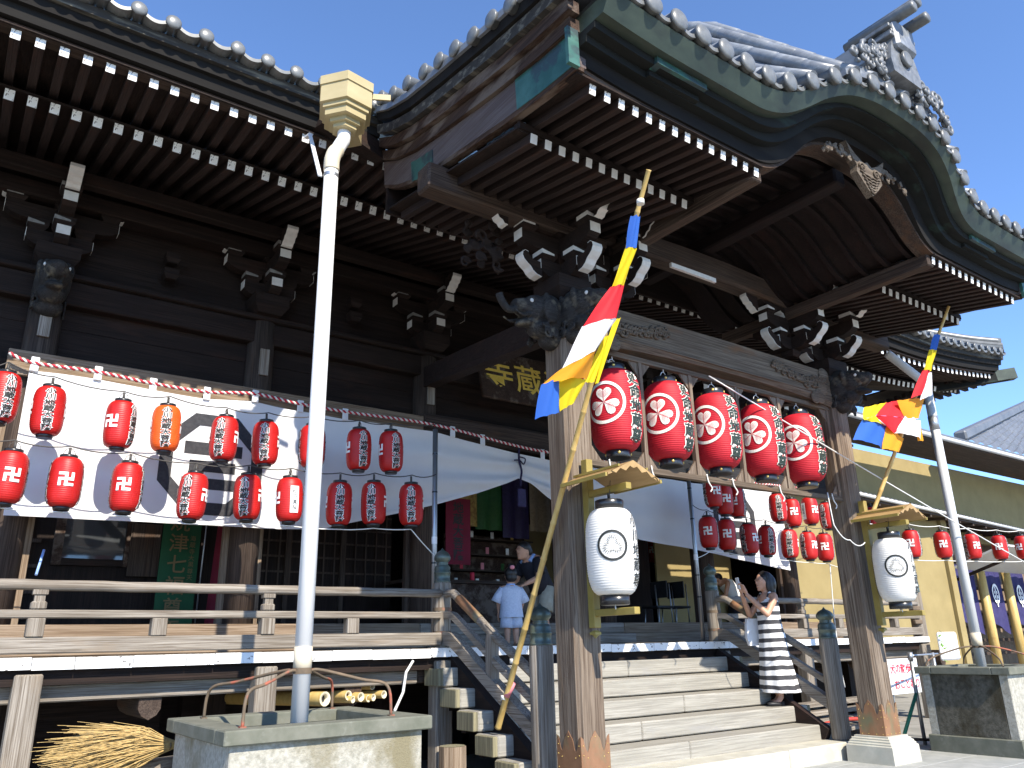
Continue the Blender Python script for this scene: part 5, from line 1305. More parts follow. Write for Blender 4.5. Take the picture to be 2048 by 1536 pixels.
# ------------------------------------------------------------------ downpipes, rain box, planters
PXX, PYY = 2.21, 5.56
dp = empty('downpipe', (PXX, PYY, .80), 'white downpipe rising from the left stone planter to a tan rain box at the eave', 'downpipe')
obj('pipe', MB().tube([(PXX, PYY, .80), (PXX, PYY, 5.22)], .060, 24), 'white_pvc', dp)
zj = at(590, 1318, PYY).z
obj('joint', MB().lathe([(.064, zj - .08), (.064, zj + .08)], (PXX, PYY, 0), 24), 'beige_pvc', dp)
bxc = Vector((2.40, 5.78, 6.03))
obj('elbow', MB().tube(smooth_path([(PXX, PYY, 5.20), (PXX, PYY, 5.30), (PXX + .03, PYY + .03, 5.40), (PXX + .07, PYY + .08, 5.47)], 5), .066, 20), 'beige_pvc', dp)
obj('offset_pipe', MB().tube(smooth_path([(PXX + .06, PYY + .07, 5.45), (bxc.x - .05, bxc.y - .06, 5.62), (bxc.x - .01, bxc.y - .01, 5.70), (bxc.x, bxc.y, 5.82)], 5), .060, 20), 'white_pvc', dp)
pf = [(.10, -.24), (.12, -.235), (.12, -.20), (.155, -.195), (.155, -.155), (.21, -.15), (.21, -.085), (.235, -.08), (.235, -.04), (.265, -.035), (.265, .115), (.25, .12), (.25, .14), (.275, .145), (.275, .235), (.262, .236), (.262, .10)]
obj('rain_box', MB().lathe(pf, bxc, 6, False, Matrix.Rotation(.15, 3, 'Z'), capt=False), 'tan_metal', dp)
obj('rain_lip', MB().box((bxc.x + .26, bxc.y - .1, bxc.z + .20), (.26, .02, .06), 0, Matrix.Rotation(-.5, 3, 'Z')), 'tan_metal', dp)
obj('gutter', MB().bar((bxc.x + .05, bxc.y + .2, bxc.z + .12), (bxc.x + .4, 6.5, bxc.z + .22), .22, .16), 'tan_metal', dp)
st = MB().bar(at(612, 276, 6.3), at(622, 268, 6.2), .04, .02).bar(at(620, 270, 6.2), at(640, 352, 5.6), .035, .012); obj('strap', st, 'white_pvc', dp)
obj('strap_clamp', MB().lathe([(.063, 5.13), (.063, 5.16)], (PXX, PYY, 0), 20, capb=False, capt=False), 'steel', dp)
# iron tripod legs that hold the pipe
zk = at(590, 1342, PYY).z
it = empty('pipe_stay', (PXX, PYY, .86), 'rusty iron stay with bent legs clamped round the white downpipe', 'pipe stay')
obj('collar', MB().lathe([(.066, zk - .02), (.066, zk + .02)], (PXX, PYY, 0), 20, capb=False, capt=False), 'rusty_iron', it)
for (qx, qy) in ((408, 1428), (485, 1448), (664, 1412), (782, 1424)):
    e = at(qx, qy, {408: 6.35, 485: 5.36, 664: 6.45, 782: 5.42}[qx]); e.z = .865
    c = Vector((PXX, PYY, zk)); d = (e - c); d.z = 0; u = d.normalized()
    obj('leg', MB().tube(smooth_path([c + u * .06, c + u * .06 + d * .12 + Vector((0, 0, .0)), c + d * .65 + Vector((0, 0, -.05 - .02)), c + d * .95 + Vector((0, 0, -.12)), e], 6), .011, 8), 'rusty_iron', it)
    obj('foot', MB().box(e, (.04, .04, .012)), 'rusty_iron', it)
def planter(x0, x1, y0, y1, zt, rim, face, label):
    o = empty('stone_planter', ((x0 + x1) / 2, (y0 + y1) / 2, 0), label, 'planter', 'stone basins under the downpipes')
    wd = .20
    for nm, a in (('rim_stone', (x0, x1, y0, y0 + wd)), ('rim_stone', (x0, x1, y1 - wd, y1)), ('rim_stone', (x0, x0 + wd, y0 + wd + .002, y1 - wd - .002)), ('rim_stone', (x1 - wd, x1, y0 + wd + .002, y1 - wd - .002))):
        obj(nm, MB().span(*a, zt - rim, zt, .008), 'stone_rim', o)
    i = .055
    for a in ((x0 + i, x1 - i, y0 + i, y0 + i + .1), (x0 + i, x1 - i, y1 - i - .1, y1 - i), (x1 - i - .1, x1 - i, y0 + i + .102, y1 - i - .102)): obj('basin_wall', MB().span(*a, 0, zt - rim - .001, .006), 'stone_planter', o)
    obj('basin_wall', MB().span(x0 + i - .001, x0 + i + .1, y0 + i + .102, y1 - i - .102, 0, zt - rim - .001, .006), face, o)
    obj('soil', MB().span(x0 + .2, x1 - .2, y0 + .2, y1 - .2, zt - .3, zt - .10), 'soil', o)
    return o
planter(1.61, 3.06, 5.22, 6.62, .8625, .09, 'stone_planter', 'stone planter with dark rim below the white downpipe at the left')
rp_ = planter(10.02, 11.18, 4.36, 5.46, .96, .082, 'stone_planter_shaded', 'mossy stone planter at the right edge beside the porch')
obj('plinth', MB().span(10.045, 11.155, 4.385, 5.435, 0, .20, .01), 'stone_rim', rp_)
RXX, RYY = 10.60, 4.92
dp = empty('downpipe', (RXX, RYY, .86), 'grey downpipe rising from the right stone planter past the flag', 'downpipe')
obj('pipe', MB().tube([(RXX, RYY, .86), (RXX + .01, RYY, 4.50)], .058, 20), 'grey_pvc', dp)
obj('joint', MB().lathe([(.062, 3.93), (.062, 4.12)], (RXX + .008, RYY, 0), 20), 'steel', dp); obj('joint', MB().lathe([(.062, 1.18), (.062, 1.34)], (RXX, RYY, 0), 20), 'beige_pvc', dp)
obj('offset_pipe', MB().tube(smooth_path([(RXX + .01, RYY, 4.46), (RXX, RYY + .02, 4.60), (10.45, 5.05, 4.80), (10.30, 5.22, 5.06)], 6), .058, 16), 'grey_pvc', dp)
it = empty('pipe_stay', (RXX, RYY, .96), 'thin iron stay clamped round the grey downpipe', 'pipe stay')
obj('collar', MB().lathe([(.064, 1.165), (.064, 1.19)], (RXX, RYY, 0), 20, capb=False, capt=False), 'rusty_iron', it)
for ex, ey in ((10.12, 5.36), (10.12, 4.46), (11.08, 5.36), (11.08, 4.46)):
    obj('leg', MB().tube(smooth_path([(RXX, RYY, 1.18), (lerp(RXX, ex, .3), lerp(RYY, ey, .3), 1.17), (lerp(RXX, ex, .85), lerp(RYY, ey, .85), 1.06), (ex, ey, .965)], 6), .010, 8), 'rusty_iron', it)

# ------------------------------------------------------------------ under the veranda
bm_ = empty('bamboo_broom', at(300, 1497, 6.75), 'bamboo-twig broom lying on a beam below the left veranda', 'broom')
nk = at(322, 1492, 6.75); R = random.Random(6); br = MB()
for k in range(900):
    a = R.uniform(0, 2 * PI); rr = math.sqrt(R.random())
    tip = nk + Vector((-.62 - R.uniform(-.22, .22) + .10 * abs(math.sin(a) * rr), .16 * rr * math.cos(a) + R.uniform(-.02, .02), -.02 + .20 * rr * math.sin(a)))
    if R.random() < .5: tip = nk + (tip - nk) * R.uniform(.55, .95)
    st0 = nk + Vector((.10 * R.random(), .022 * math.cos(a), .026 * math.sin(a)))
    md = st0.lerp(tip, .5) + Vector((0, .02 * math.cos(a), .03 * math.sin(a) + .02))
    br.tube([st0, md, tip + Vector((R.uniform(-.03, .03), R.uniform(-.03, .03), R.uniform(-.04, .04)))], [.0035, .003, .0014], 3, False)
tag(obj('bristles', br, 'straw', bm_), kind='stuff')
for k in range(3): obj('binding', MB().lathe([(.036 - .002 * k, -.006), (.036 - .002 * k, .006)], nk + Vector((.02 + .04 * k, 0, 0)), 12, True, Matrix.Rotation(PI / 2, 3, 'Y')), 'rusty_iron', bm_)
obj('handle', MB().tube([nk + Vector((.0, 0, 0)), nk + Vector((1.3, .25, .02))], .018, 10), 'bamboo', bm_)
tag(obj('stored_plank', MB().bar(nk + Vector((-.25, .12, -.16)), nk + Vector((.55, .22, -.13)), .16, .09, .005), 'grey_wood_x'), 'grey timber offcut under the broom below the veranda', 'plank')
tag(obj('stored_plank', MB().bar(nk + Vector((-.1, .05, -.30)), nk + Vector((1.4, .25, -.28)), .3, .05, .004), 'grey_wood_x'), 'long flat board lying under the broom', 'plank')
for i, (px, py, r, Y) in enumerate(((650, 1398, .066, 7.5), (697, 1391, .046, 7.62), (706, 1399, .034, 7.6), (722, 1394, .044, 7.58), (737, 1397, .034, 7.62), (747, 1395, .034, 7.6), (768, 1389, .038, 7.64), (745, 1372, .038, 7.78))):
    e = at(px, py, Y); d = Vector((-.30 - .06 * (i % 3), .95, -.01)).normalized()
    o = empty('stored_bamboo', e, 'cut bamboo pole stored under the veranda, %s from the left' % ordn[i] if i < 7 else 'cut bamboo pole stored highest under the veranda', 'bamboo pole', 'bamboo poles under the veranda')
    obj('cane', MB().lathe([(r * .99, 0), (r, .01), (r, 2.2)], e, 14, True, d.to_track_quat('Z', 'Y').to_matrix(), capb=False), 'bamboo', o)
    obj('cut_end', MB().grid([[e + d.to_track_quat('Z', 'Y').to_matrix() @ Vector((q * math.cos(a), q * math.sin(a), z)) for a in [2 * PI * k / 14 for k in range(14)]] for q, z in ((r, -.0005), (r * .62, -.0005), (r * .6, .08))], True, True), 'bamboo_end', o)
    obj('hollow_shade', MB().lathe([(r * .61, .05), (r * .61, .06)], e, 12, True, d.to_track_quat('Z', 'Y').to_matrix()), 'black_plastic', o)  # black disc, paints in the darkness inside the cane
cord('conduit', [at(826, 1322, 7.4), at(812, 1345, 7.35), at(806, 1385, 7.3), at(790, 1420, 7.0)], .014, 'wire_white', 'pale conduit hanging from the veranda beside the stairs', 0, None)
e = at(905, 1492, 6.0)
lg = empty('cut_log', (e.x, 6.0, .0), 'short cut log standing beside the left end of the stairs', 'log')
obj('trunk', MB().lathe([(.12, 0), (.115, .2), (.112, e.z)], (e.x, 6.0, 0), 9, False), 'pale_log', lg) if 'pale_log' in MAT else obj('trunk', MB().lathe([(.12, 0), (.115, .2), (.112, e.z)], (e.x, 6.0, 0), 9, False), 'tan_wood_z', lg)
obj('cut_face', MB().lathe([(.108, e.z + .002), (.001, e.z + .003)], (e.x, 6.0, 0), 9, False), 'step_end_z', lg)
# ------------------------------------------------------------------ things on the veranda and in the hall
bn = empty('nobori_banner', at(350, 1240, 10.1), 'green vertical banner with gold characters on the veranda', 'banner', 'banners by the left doors')
x0 = at(358, 1120, 10.1).x
obj('cloth', MB().grid([[(x0 - .22 + .44 * i / 6, 10.1 + .012 * math.sin(i + j * .8), 1.5 + 1.75 * j / 8) for i in range(7)] for j in range(9)]), 'banner_green', bn)
V, F = text2d('焼津七福尊天', .23, 1.0, .01, gap=1.08); V = [(a * 1 - .03, b) for a, b in V]
obj('lettering', flat(V, F, Matrix(((1, 0, 0, x0), (0, 0, -1, 10.07), (0, 1, 0, 2.2), (0, 0, 0, 1))), 'lettering'), 'dim_gold', bn)
V, F = text2d('海蔵寺大黒尊天', .07, 1.0, .0, gap=1.1); V = [(a + .13, b + .2) for a, b in V]
obj('small_lettering', flat(V, F, Matrix(((1, 0, 0, x0), (0, 0, -1, 10.07), (0, 1, 0, 2.2), (0, 0, 0, 1))), 'small_lettering'), 'dim_gold', bn)
obj('banner_pole', MB().tube([(x0 + .25, 10.09, 1.45), (x0 + .29, 10.09, 3.6)], .009, 8), 'steel', bn)
bn = empty('nobori_banner', (x0 + .4, 10.08, 1.45), 'narrow dark red banner next to the green banner', 'banner', 'banners by the left doors')
obj('cloth', MB().grid([[(x0 + .32 + (.02 + .08 * j / 8) + .14 * i / 3, 10.05 + .03 * math.sin(i * 1.4), 1.45 + 1.75 * j / 8) for i in range(4)] for j in range(9)]), 'banner_red', bn)
obj('banner_pole', MB().tube([(x0 + .44, 10.02, 1.45), (x0 + .60, 10.02, 3.6)], .009, 8), 'steel', bn)
tag(obj('broom_handle', MB().tube([at(72, 1150, 8.6), at(88, 1100, 8.75)], .012, 8), 'towel_blue'), 'blue stick leaning by the left window', 'stick')
# hanging silk cloths inside the entrance
for i, (a, b, mt, lab, zb) in enumerate(((905, 955, 'silk_gold', 'gold brocade cloth hanging inside the entrance, leftmost', 1050), (953, 1006, 'silk_green', 'green silk cloth hanging inside the entrance', 1058), (1008, 1060, 'silk_purple', 'purple silk cloth hanging inside the entrance', 1075), (1061, 1112, 'silk_tan', 'tan brocade cloth hanging inside the entrance, rightmost', 1062))):
    l = at(a, zb, 10.4); r = at(b, zb, 10.4)
    tag(obj('silk_hanging', MB().grid([[(lerp(l.x, r.x, k / 10), 10.4 + .03 * math.sin(k * 1.3 + i), lerp(4.1, l.z, j / 4)) for k in range(11)] for j in range(5)]), mt), lab, 'hanging cloth', 'silk cloths inside the entrance')
rs = empty('paper_scroll', at(915, 1120, 9.75), 'red hanging banner with black characters inside the entrance', 'banner')
c = at(916, 1062, 9.75)
obj('sheet', MB().box(c, (.42, .012, .95)), 'banner_red', rs); V, F = text2d('地蔵大菩薩', .17, 1.1, .02); obj('lettering', flat(V, F, Matrix(((1, 0, 0, c.x), (0, 0, -1, 9.74), (0, 1, 0, c.z), (0, 0, 0, 1))), 'lettering'), 'black_print', rs)
ct = empty('counter', (7.0, 9.9, 1.45), 'dark wooden counter inside the entrance', 'counter')
obj('front', MB().span(5.3, 8.25, 9.7, 9.75, 1.46, 2.16), 'rust_wood_y', ct); obj('top', MB().span(5.25, 8.3, 9.65, 10.3, 2.165, 2.21), 'brown_wood_x', ct)
tag(obj('folded_cloth', MB().box((5.75, 9.85, 2.235), (.32, .2, .05), .02), 'jinbei'), 'folded pale cloth on the left end of the counter', 'cloth')
tag(obj('drink_can', MB().lathe([(.03, 0), (.033, .01), (.033, .11), (.028, .12)], (6.38, 9.8, 2.211), 14), 'red_print'), 'red drink can standing on the counter', 'can')
sh = empty('charm_shelf', (7.3, 10.9, 1.45), 'dark shelf of charms behind the counter', 'shelf')
obj('back', MB().span(6.6, 8.2, 10.95, 11.0, 1.45, 3.05), 'rust_wood_y', sh)
for k in range(4): obj('shelf_board', MB().span(6.6, 8.2, 10.7, 10.95, 2.2 + .25 * k, 2.225 + .25 * k), 'brown_wood_x', sh)
R = random.Random(8)
for k in range(14): obj('charm', MB().box((6.7 + .1 * k, 10.76, 2.225 + .25 * (k % 4) + .06), (.06, .02, .11), .006), R.choice(('pink', 'white_print', 'red_print', 'gold_paint', 'silk_green')), sh)
for i, (px, py) in enumerate(((1318, 1243), (1352, 1243))):
    c = at(px, py, 9.7); c.z = 1.45
    ch = empty('folding_chair', c, 'black folding chair inside the hall, %s one' % ('left', 'right')[i], 'chair', 'folding chairs in the hall')
    obj('seat', MB().box(c + Vector((0, 0, .42)), (.40, .38, .04), .012), 'black_plastic', ch); obj('backrest', MB().box(c + Vector((.18, .12, .72)), (.03, .4, .28), .01), 'black_plastic', ch)
    for sx in (-.17, .17):
        for sy in (-.16, .16): obj('leg', MB().tube([c + Vector((sx, sy, 0)), c + Vector((sx * .8, sy, .8 if sx > 0 else .42))], .011, 8), 'steel', ch)
# ------------------------------------------------------------------ people
def body(J, voxel, hs=1.0, fingers=True):
    """one continuous figure from joint positions (local, facing +x)"""
    m = MB(); v = Vector
    hd = v(J['head']); m.ell(hd, (.098 * hs, .078 * hs, .118 * hs), 18, 12); m.ell(hd + v((.028, 0, -.055)) * hs, (.066 * hs, .058 * hs, .062 * hs))
    m.ell(hd + v((.098, 0, -.012)) * hs, (.020 * hs, .012 * hs, .022 * hs), 8, 6); m.ell(hd + v((.088, 0, -.062)) * hs, (.016 * hs, .024 * hs, .012 * hs), 8, 6); m.ell(hd + v((.075, 0, -.098)) * hs, (.022 * hs, .026 * hs, .018 * hs), 8, 6)
    for s in (-1, 1): m.ell(hd + v((-.005, s * .080, -.015)) * hs, (.018 * hs, .010 * hs, .030 * hs), 8, 6); m.ell(hd + v((.082, s * .034, .022)) * hs, (.018 * hs, .026 * hs, .010 * hs), 8, 6)
    m.tube([v(J['neck']) - v((0, 0, .05)), hd - v((.01, 0, .05)) * hs], [.055 * hs, .047 * hs], 10)
    for a, b, ra, rb in J['torso']: m.tube([v(a), v(a).lerp(v(b), .5), v(b)], [ra, (ra + rb) / 2, rb], 12); m.ell(v(a), (ra,) * 3); m.ell(v(b), (rb,) * 3)
    for lm in J['limbs']:
        pts = [v(p) for p, r in lm]; rr = [r for p, r in lm]
        for i in range(len(pts) - 1): m.tube([pts[i], pts[i].lerp(pts[i + 1], .35), pts[i + 1]], [rr[i], max(rr[i], rr[i + 1]) * .99, rr[i + 1]], 10)
        for p, r in zip(pts, rr): m.ell(p, (r * .99,) * 3, 10, 7)
    for h in J['hands']:
        w_ = v(h[0]); f = v(h[1]).normalized(); side = v(h[2]).normalized(); nrm = f.cross(side); s = hs
        m.ell(w_ + f * .045 * s, (.022 * s,) * 3, 8, 6); m.box(w_ + f * .05 * s, (.085 * s, .070 * s, .026 * s), .01 * s, Matrix((f, side, nrm)).transposed())
        for k in range(4):
            b0 = w_ + f * .088 * s + side * (.028 - .0185 * k) * s; ln = (.062, .072, .066, .05)[k] * s
            m.tube([b0, b0 + f * ln * .55 + nrm * .006 * s, b0 + f * ln * .8 + nrm * (.026 + .004 * k) * s, b0 + f * ln * .75 + nrm * .045 * s], [.0095 * s, .009 * s, .0085 * s, .007 * s], 6)
        m.tube([w_ + f * .02 * s + side * .03 * s, w_ + f * .045 * s + side * .055 * s + nrm * .01 * s, w_ + f * .08 * s + side * .052 * s + nrm * .03 * s], [.013 * s, .011 * s, .009 * s], 6)
    return remesh(m, 'body', voxel, 'skin', 3)
def loft(rings, n=28, ripple=0.0, k=9):
    rows = []
    for cx, cy, z, rx, ry in rings:
        t = 1 + 0 * z
        rows.append([(cx + rx * math.cos(2 * PI * i / n) * (1 + ripple * math.sin(k * 2 * PI * i / n) * max(0, (rings[0][2] - z))), cy + ry * math.sin(2 * PI * i / n) * (1 + ripple * math.sin(k * 2 * PI * i / n + 1) * max(0, (rings[0][2] - z))), z) for i in range(n)])
    return MB().grid(rows, True, True)
def figure(loc, rz, label):
    o = empty('person', loc, label, 'person'); o.rotation_euler = (0, 0, rz); return o
def part(o, name, me, mat=None):
    if isinstance(me, MB): me = shared(me, name, mat)
    return sub(name, me, o)
# woman photographing from the stairs
wl = at(1560, 1404, 6.52); wl.z = .546
W = figure(wl, math.radians(160), 'woman in a long black-and-white striped dress on the stairs holding up a phone')
J = dict(head=(.035, 0, 1.475), neck=(0, 0, 1.34), torso=[((0, 0, 1.24), (0, 0, 1.02), .115, .105), ((0, 0, 1.02), (0, 0, .84), .11, .135), ((0, -.13, 1.285), (0, .13, 1.285), .055, .055)],
    limbs=[[((0, s * .15, 1.27), .048), ((.16, s * .20, 1.07), .037), ((.33, s * .055, 1.315), .026)] for s in (-1, 1)] + [[((0, s * .07, .8), .08), ((.02, s * .07, .45), .055), ((-.01 + s * .03, s * .065, .10), .034), ((.04 + s * .03, s * .065, .045), .032), ((.12 + s * .03, s * .065, .03), .026)] for s in (-1, 1)],
    hands=[((.335, s * .052, 1.325), (.35, -s * .10, .93), (.4, s * -1.0, .0)) for s in (-1, 1)])
part(W, 'body', body(J, .0085))
dress = loft([(0, 0, 1.295, .055, .12), (0, 0, 1.25, .10, .158), (.01, 0, 1.16, .125, .165), (.015, 0, 1.05, .13, .158), (.01, 0, .92, .135, .165), (0, 0, .80, .15, .18), (0, 0, .60, .165, .20), (-.01, 0, .40, .19, .225), (-.02, 0, .25, .21, .25), (-.03, 0, .155, .225, .27)], 40, .055, 8)
part(W, 'dress', dress, 'dress_stripe')
for s in (-1, 1): part(W, 'strap', MB().tube(smooth_path([(.06, s * .085, 1.27), (.03, s * .10, 1.335), (-.05, s * .09, 1.28)], 4), .016, 6), 'dress_stripe')
hr = MB(); hr.ell((.005, 0, 1.515), (.108, .092, .098)); hr.ell((-.05, 0, 1.45), (.085, .098, .13)); hr.ell((-.055, 0, 1.35), (.06, .085, .09))
for s in (-1, 1): hr.ell((.0, s * .078, 1.43), (.055, .025, .11))
part(W, 'hair', remesh(hr, 'hair', .011, 'hair', 2)); part(W, 'hair_band', MB().tube([(.03, .09 * math.cos(a), 1.50 + .105 * math.sin(a)) for a in [PI * i / 10 for i in range(11)]], .010, 6), 'black_plastic')
for s in (-1, 1): part(W, 'shoe', MB().ell((.075 + s * .03, s * .065, .028), (.115, .042, .030)).box((-.02 + s * .03, s * .065, .025), (.035, .035, .05)), 'black_plastic')
Mw = Matrix.Translation(wl) @ Matrix.Rotation(math.radians(160), 4, 'Z')
ph = MB(); ph.box((0, 0, 0), (.009, .074, .148), .003); ph.v = [tuple(Mw @ Vector((.405, 0, 1.455)) + Mw.to_3x3() @ (Matrix.Rotation(.12, 3, 'Y') @ Vector(q))) for q in ph.v]
tag(obj('phone', ph, 'white_plastic'), 'white phone held up by the woman on the stairs', 'phone')
bg_ = MB(); bg_.sweep([[(x, y, z) for x, y in ((.12 - w_, -.22), (.12 + w_, -.22), (.12 + w_, -.17), (.12 - w_, -.17))] for w_, z in ((.10, .70), (.13, .80), (.12, .95), (.10, 1.03))]); bg_.tube([(.03, -.195, 1.0), (.10, -.2, 1.18), (.16, -.2, 1.09), (.19, -.195, 1.02)], .006, 6)
bg_.v = [tuple(Mw @ Vector(q)) for q in bg_.v]; tag(obj('tote_bag', bg_, 'white_plastic'), 'pale bag hanging from the arm of the woman on the stairs', 'bag')
# child seen from behind
cl_ = at(1022, 1190, 8.42); cl_.z = 1.312
C_ = figure(cl_, math.radians(70), 'small child in a pale blue summer suit seen from behind at the entrance')
J = dict(head=(.01, 0, .86), neck=(0, 0, .74), torso=[((0, 0, .66), (0, 0, .50), .095, .09), ((0, 0, .5), (0, 0, .42), .09, .10), ((0, -.09, .70), (0, .09, .70), .04, .04)],
    limbs=[[((0, s * .11, .68), .034), ((.03, s * .16, .53), .027), ((.08, s * .145, .42), .02)] for s in (-1, 1)] + [[((0, s * .055, .40), .06), ((.01, s * .055, .22), .042), ((0, s * .055, .05), .028), ((.06, s * .055, .02), .022)] for s in (-1, 1)],
    hands=[((.085, s * .145, .41), (.3, 0, -.9), (.9, 0, .3)) for s in (-1, 1)])
part(C_, 'body', body(J, .009, .88))
part(C_, 'jacket', loft([(0, 0, .735, .05, .075), (0, 0, .71, .085, .125), (0, 0, .66, .105, .15), (0, 0, .52, .11, .135), (0, 0, .38, .125, .15), (0, 0, .34, .13, .155)], 28, .06, 6), 'jinbei')
for s in (-1, 1):
    part(C_, 'sleeve', MB().tube([(0, s * .10, .69), (.02, s * .16, .60), (.03, s * .19, .53)], [.055, .06, .068], 12), 'jinbei')
    part(C_, 'shorts', MB().tube([(0, s * .05, .40), (.005, s * .06, .30), (.005, s * .065, .215)], [.082, .082, .086], 14), 'jinbei')
part(C_, 'collar', MB().lathe([(.055, .725), (.06, .755)], (0, 0, 0), 16, capb=False, capt=False), 'towel_blue')
hr = MB(); hr.ell((-.015, 0, .885), (.09, .086, .085)); hr.ell((-.03, 0, .83), (.07, .078, .06)); hr.ell((-.03, 0, .975), (.04, .045, .035)); part(C_, 'hair', remesh(hr, 'hair', .01, 'hair', 2)); part(C_, 'hair_bow', MB().ell((-.085, 0, .955), (.02, .032, .028)), 'pink')
# adult leaning over beside the child
al = at(1085, 1280, 8.62); al.z = 1.312
A_ = figure(al, math.radians(185), 'adult in a dark shirt and pale shorts leaning over the counter beside the child')
J = dict(head=(.30, 0, 1.20), neck=(.20, 0, 1.12), torso=[((.16, 0, 1.06), (.06, 0, .88), .125, .12), ((.06, 0, .88), (-.02, 0, .72), .12, .13), ((.17, -.14, 1.09), (.17, .14, 1.09), .055, .055)],
    limbs=[[((.17, s * .17, 1.07), .05), ((.24, s * .22, .84), .038), ((.42, s * .16, .76), .028)] for s in (-1, 1)] + [[((-.03, s * .08, .68), .085), ((.03, s * .085, .36), .055), ((-.02, s * .085, .06), .038), ((.08, s * .085, .03), .03)] for s in (-1, 1)],
    hands=[((.43, s * .16, .755), (.9, 0, -.3), (0, -s, 0)) for s in (-1, 1)])
part(A_, 'body', body(J, .01, 1.0))
sh_ = MB(); sh_.tube([(.19, 0, 1.13), (.16, 0, 1.06), (.06, 0, .88), (-.03, 0, .70)], [.08, .165, .16, .165], 20); part(A_, 'shirt', sh_, 'black_shirt')
for s in (-1, 1):
    part(A_, 'sleeve', MB().tube([(.17, s * .13, 1.08), (.20, s * .20, .97), (.22, s * .22, .90)], [.075, .072, .075], 12), 'black_shirt'); part(A_, 'shorts', MB().tube([(-.03, s * .07, .74), (0, s * .085, .55), (.02, s * .09, .42)], [.11, .105, .11], 14), 'khaki')
part(A_, 'towel', MB().tube(smooth_path([(.26, -.08, 1.06), (.20, -.085, 1.13), (.13, 0, 1.15), (.20, .085, 1.13), (.26, .08, 1.06)], 4), .03, 8), 'towel_blue')
hr = MB(); hr.ell((.28, 0, 1.245), (.105, .09, .09)); hr.ell((.23, 0, 1.2), (.07, .085, .085)); part(A_, 'hair', remesh(hr, 'hair', .011, 'hair', 2))
# person bending far right on the veranda
rl = at(1478, 1240, 10.2); rl.z = 1.312
B_ = figure(rl, math.radians(150), 'person in a white top and dark striped skirt bending behind the right upper newel post')
J = dict(head=(.36, 0, 1.13), neck=(.26, 0, 1.09), torso=[((.2, 0, 1.05), (.06, 0, .9), .11, .11), ((.06, 0, .9), (0, 0, .75), .11, .13), ((.2, -.12, 1.06), (.2, .12, 1.06), .05, .05)],
    limbs=[[((.2, s * .15, 1.04), .045), ((.28, s * .19, .82), .035), ((.42, s * .12, .76), .026)] for s in (-1, 1)] + [[((0, s * .08, .7), .08), ((.02, s * .08, .38), .055), ((0, s * .08, .06), .036), ((.08, s * .08, .03), .03)] for s in (-1, 1)],
    hands=[((.43, s * .12, .755), (.9, 0, -.3), (0, -s, 0)) for s in (-1, 1)])
part(B_, 'body', body(J, .011, 1.0)); part(B_, 'shirt', MB().tube([(.22, 0, 1.1), (.18, 0, 1.04), (.06, 0, .88), (0, 0, .78)], [.08, .15, .14, .15], 18), 'white_print')
part(B_, 'skirt', loft([(0, 0, .80, .145, .16), (0, 0, .6, .17, .19), (0, 0, .3, .2, .22)], 28, .05, 9), 'black_shirt'); hr = MB(); hr.ell((.34, 0, 1.17), (.10, .088, .088)); part(B_, 'hair', remesh(hr, 'hair', .012, 'hair', 2))

# ------------------------------------------------------------------ neighbouring ochre building on the right
nb_ = empty('ochre_building', (26, 12, 0), 'ochre-walled building with grey tiled roofs standing right of the temple', 'building')
def tiled(p0, p1, back, rise, per, name='roof_tiles'):
    """a tiled slope above the eave line p0-p1: wavy courses stepping up the slope"""
    p0 = Vector(p0); p1 = Vector(p1); d = (p1 - p0); L = d.length; n = int(L / per * 6); rows = []; steps = 9
    for j in range(steps):
        for lift in (0.03, 0.0):
            t = (j + (0 if lift else 1)) / steps
            rows.append([p0 + d * (i / n) + Vector((0, back * t, rise * t + lift + .03 * (1 + math.cos(2 * PI * i / 6)) / 2)) for i in range(n + 1)])
    return obj(name, MB().grid(rows, False), 'roof_grey', nb_)
# upper storey
UZ = 7.05
obj('upper_wall', MB().span(19.5, 46, 13.3, 13.5, 4.4, 7.0), 'yellow_wall', nb_)
obj('upper_eave_board', MB().span(19.0, 46, 11.2, 12.75, UZ - .12, UZ - .02), 'brown_wood_x', nb_)  # overhang shaped extra deep, added depth to shade the ochre wall
obj('upper_gutter', MB().tube([(19.0, 11.15, UZ - .02), (46, 11.15, UZ - .02)], .07, 10), 'grey_pvc', nb_)
ra = at(1925, 880, 12.0); rb = at(2090, 800, 16.5); rows = []
for j in range(12):
    for lift in (.05, 0.0):
        t = (j + (0 if lift else 1)) / 12; a_ = ra.lerp(rb, t); n = 150
        rows.append([Vector((lerp(a_.x, 48, i / n), a_.y, a_.z + lift + .035 * math.cos(2 * PI * i / 5))) for i in range(n + 1)])
obj('roof_tiles', MB().grid(rows, False), 'roof_grey', nb_)
obj('lower_tile_band', MB().span(19.0, 46, 11.2, 12.4, UZ, UZ + .16, .02), 'roof_grey', nb_)
obj('roof_ridge', MB().bar(ra + Vector((-.1, 0, .12)), rb + Vector((-.1, 0, .2)), .40, .34, .06), 'roof_grey', nb_)
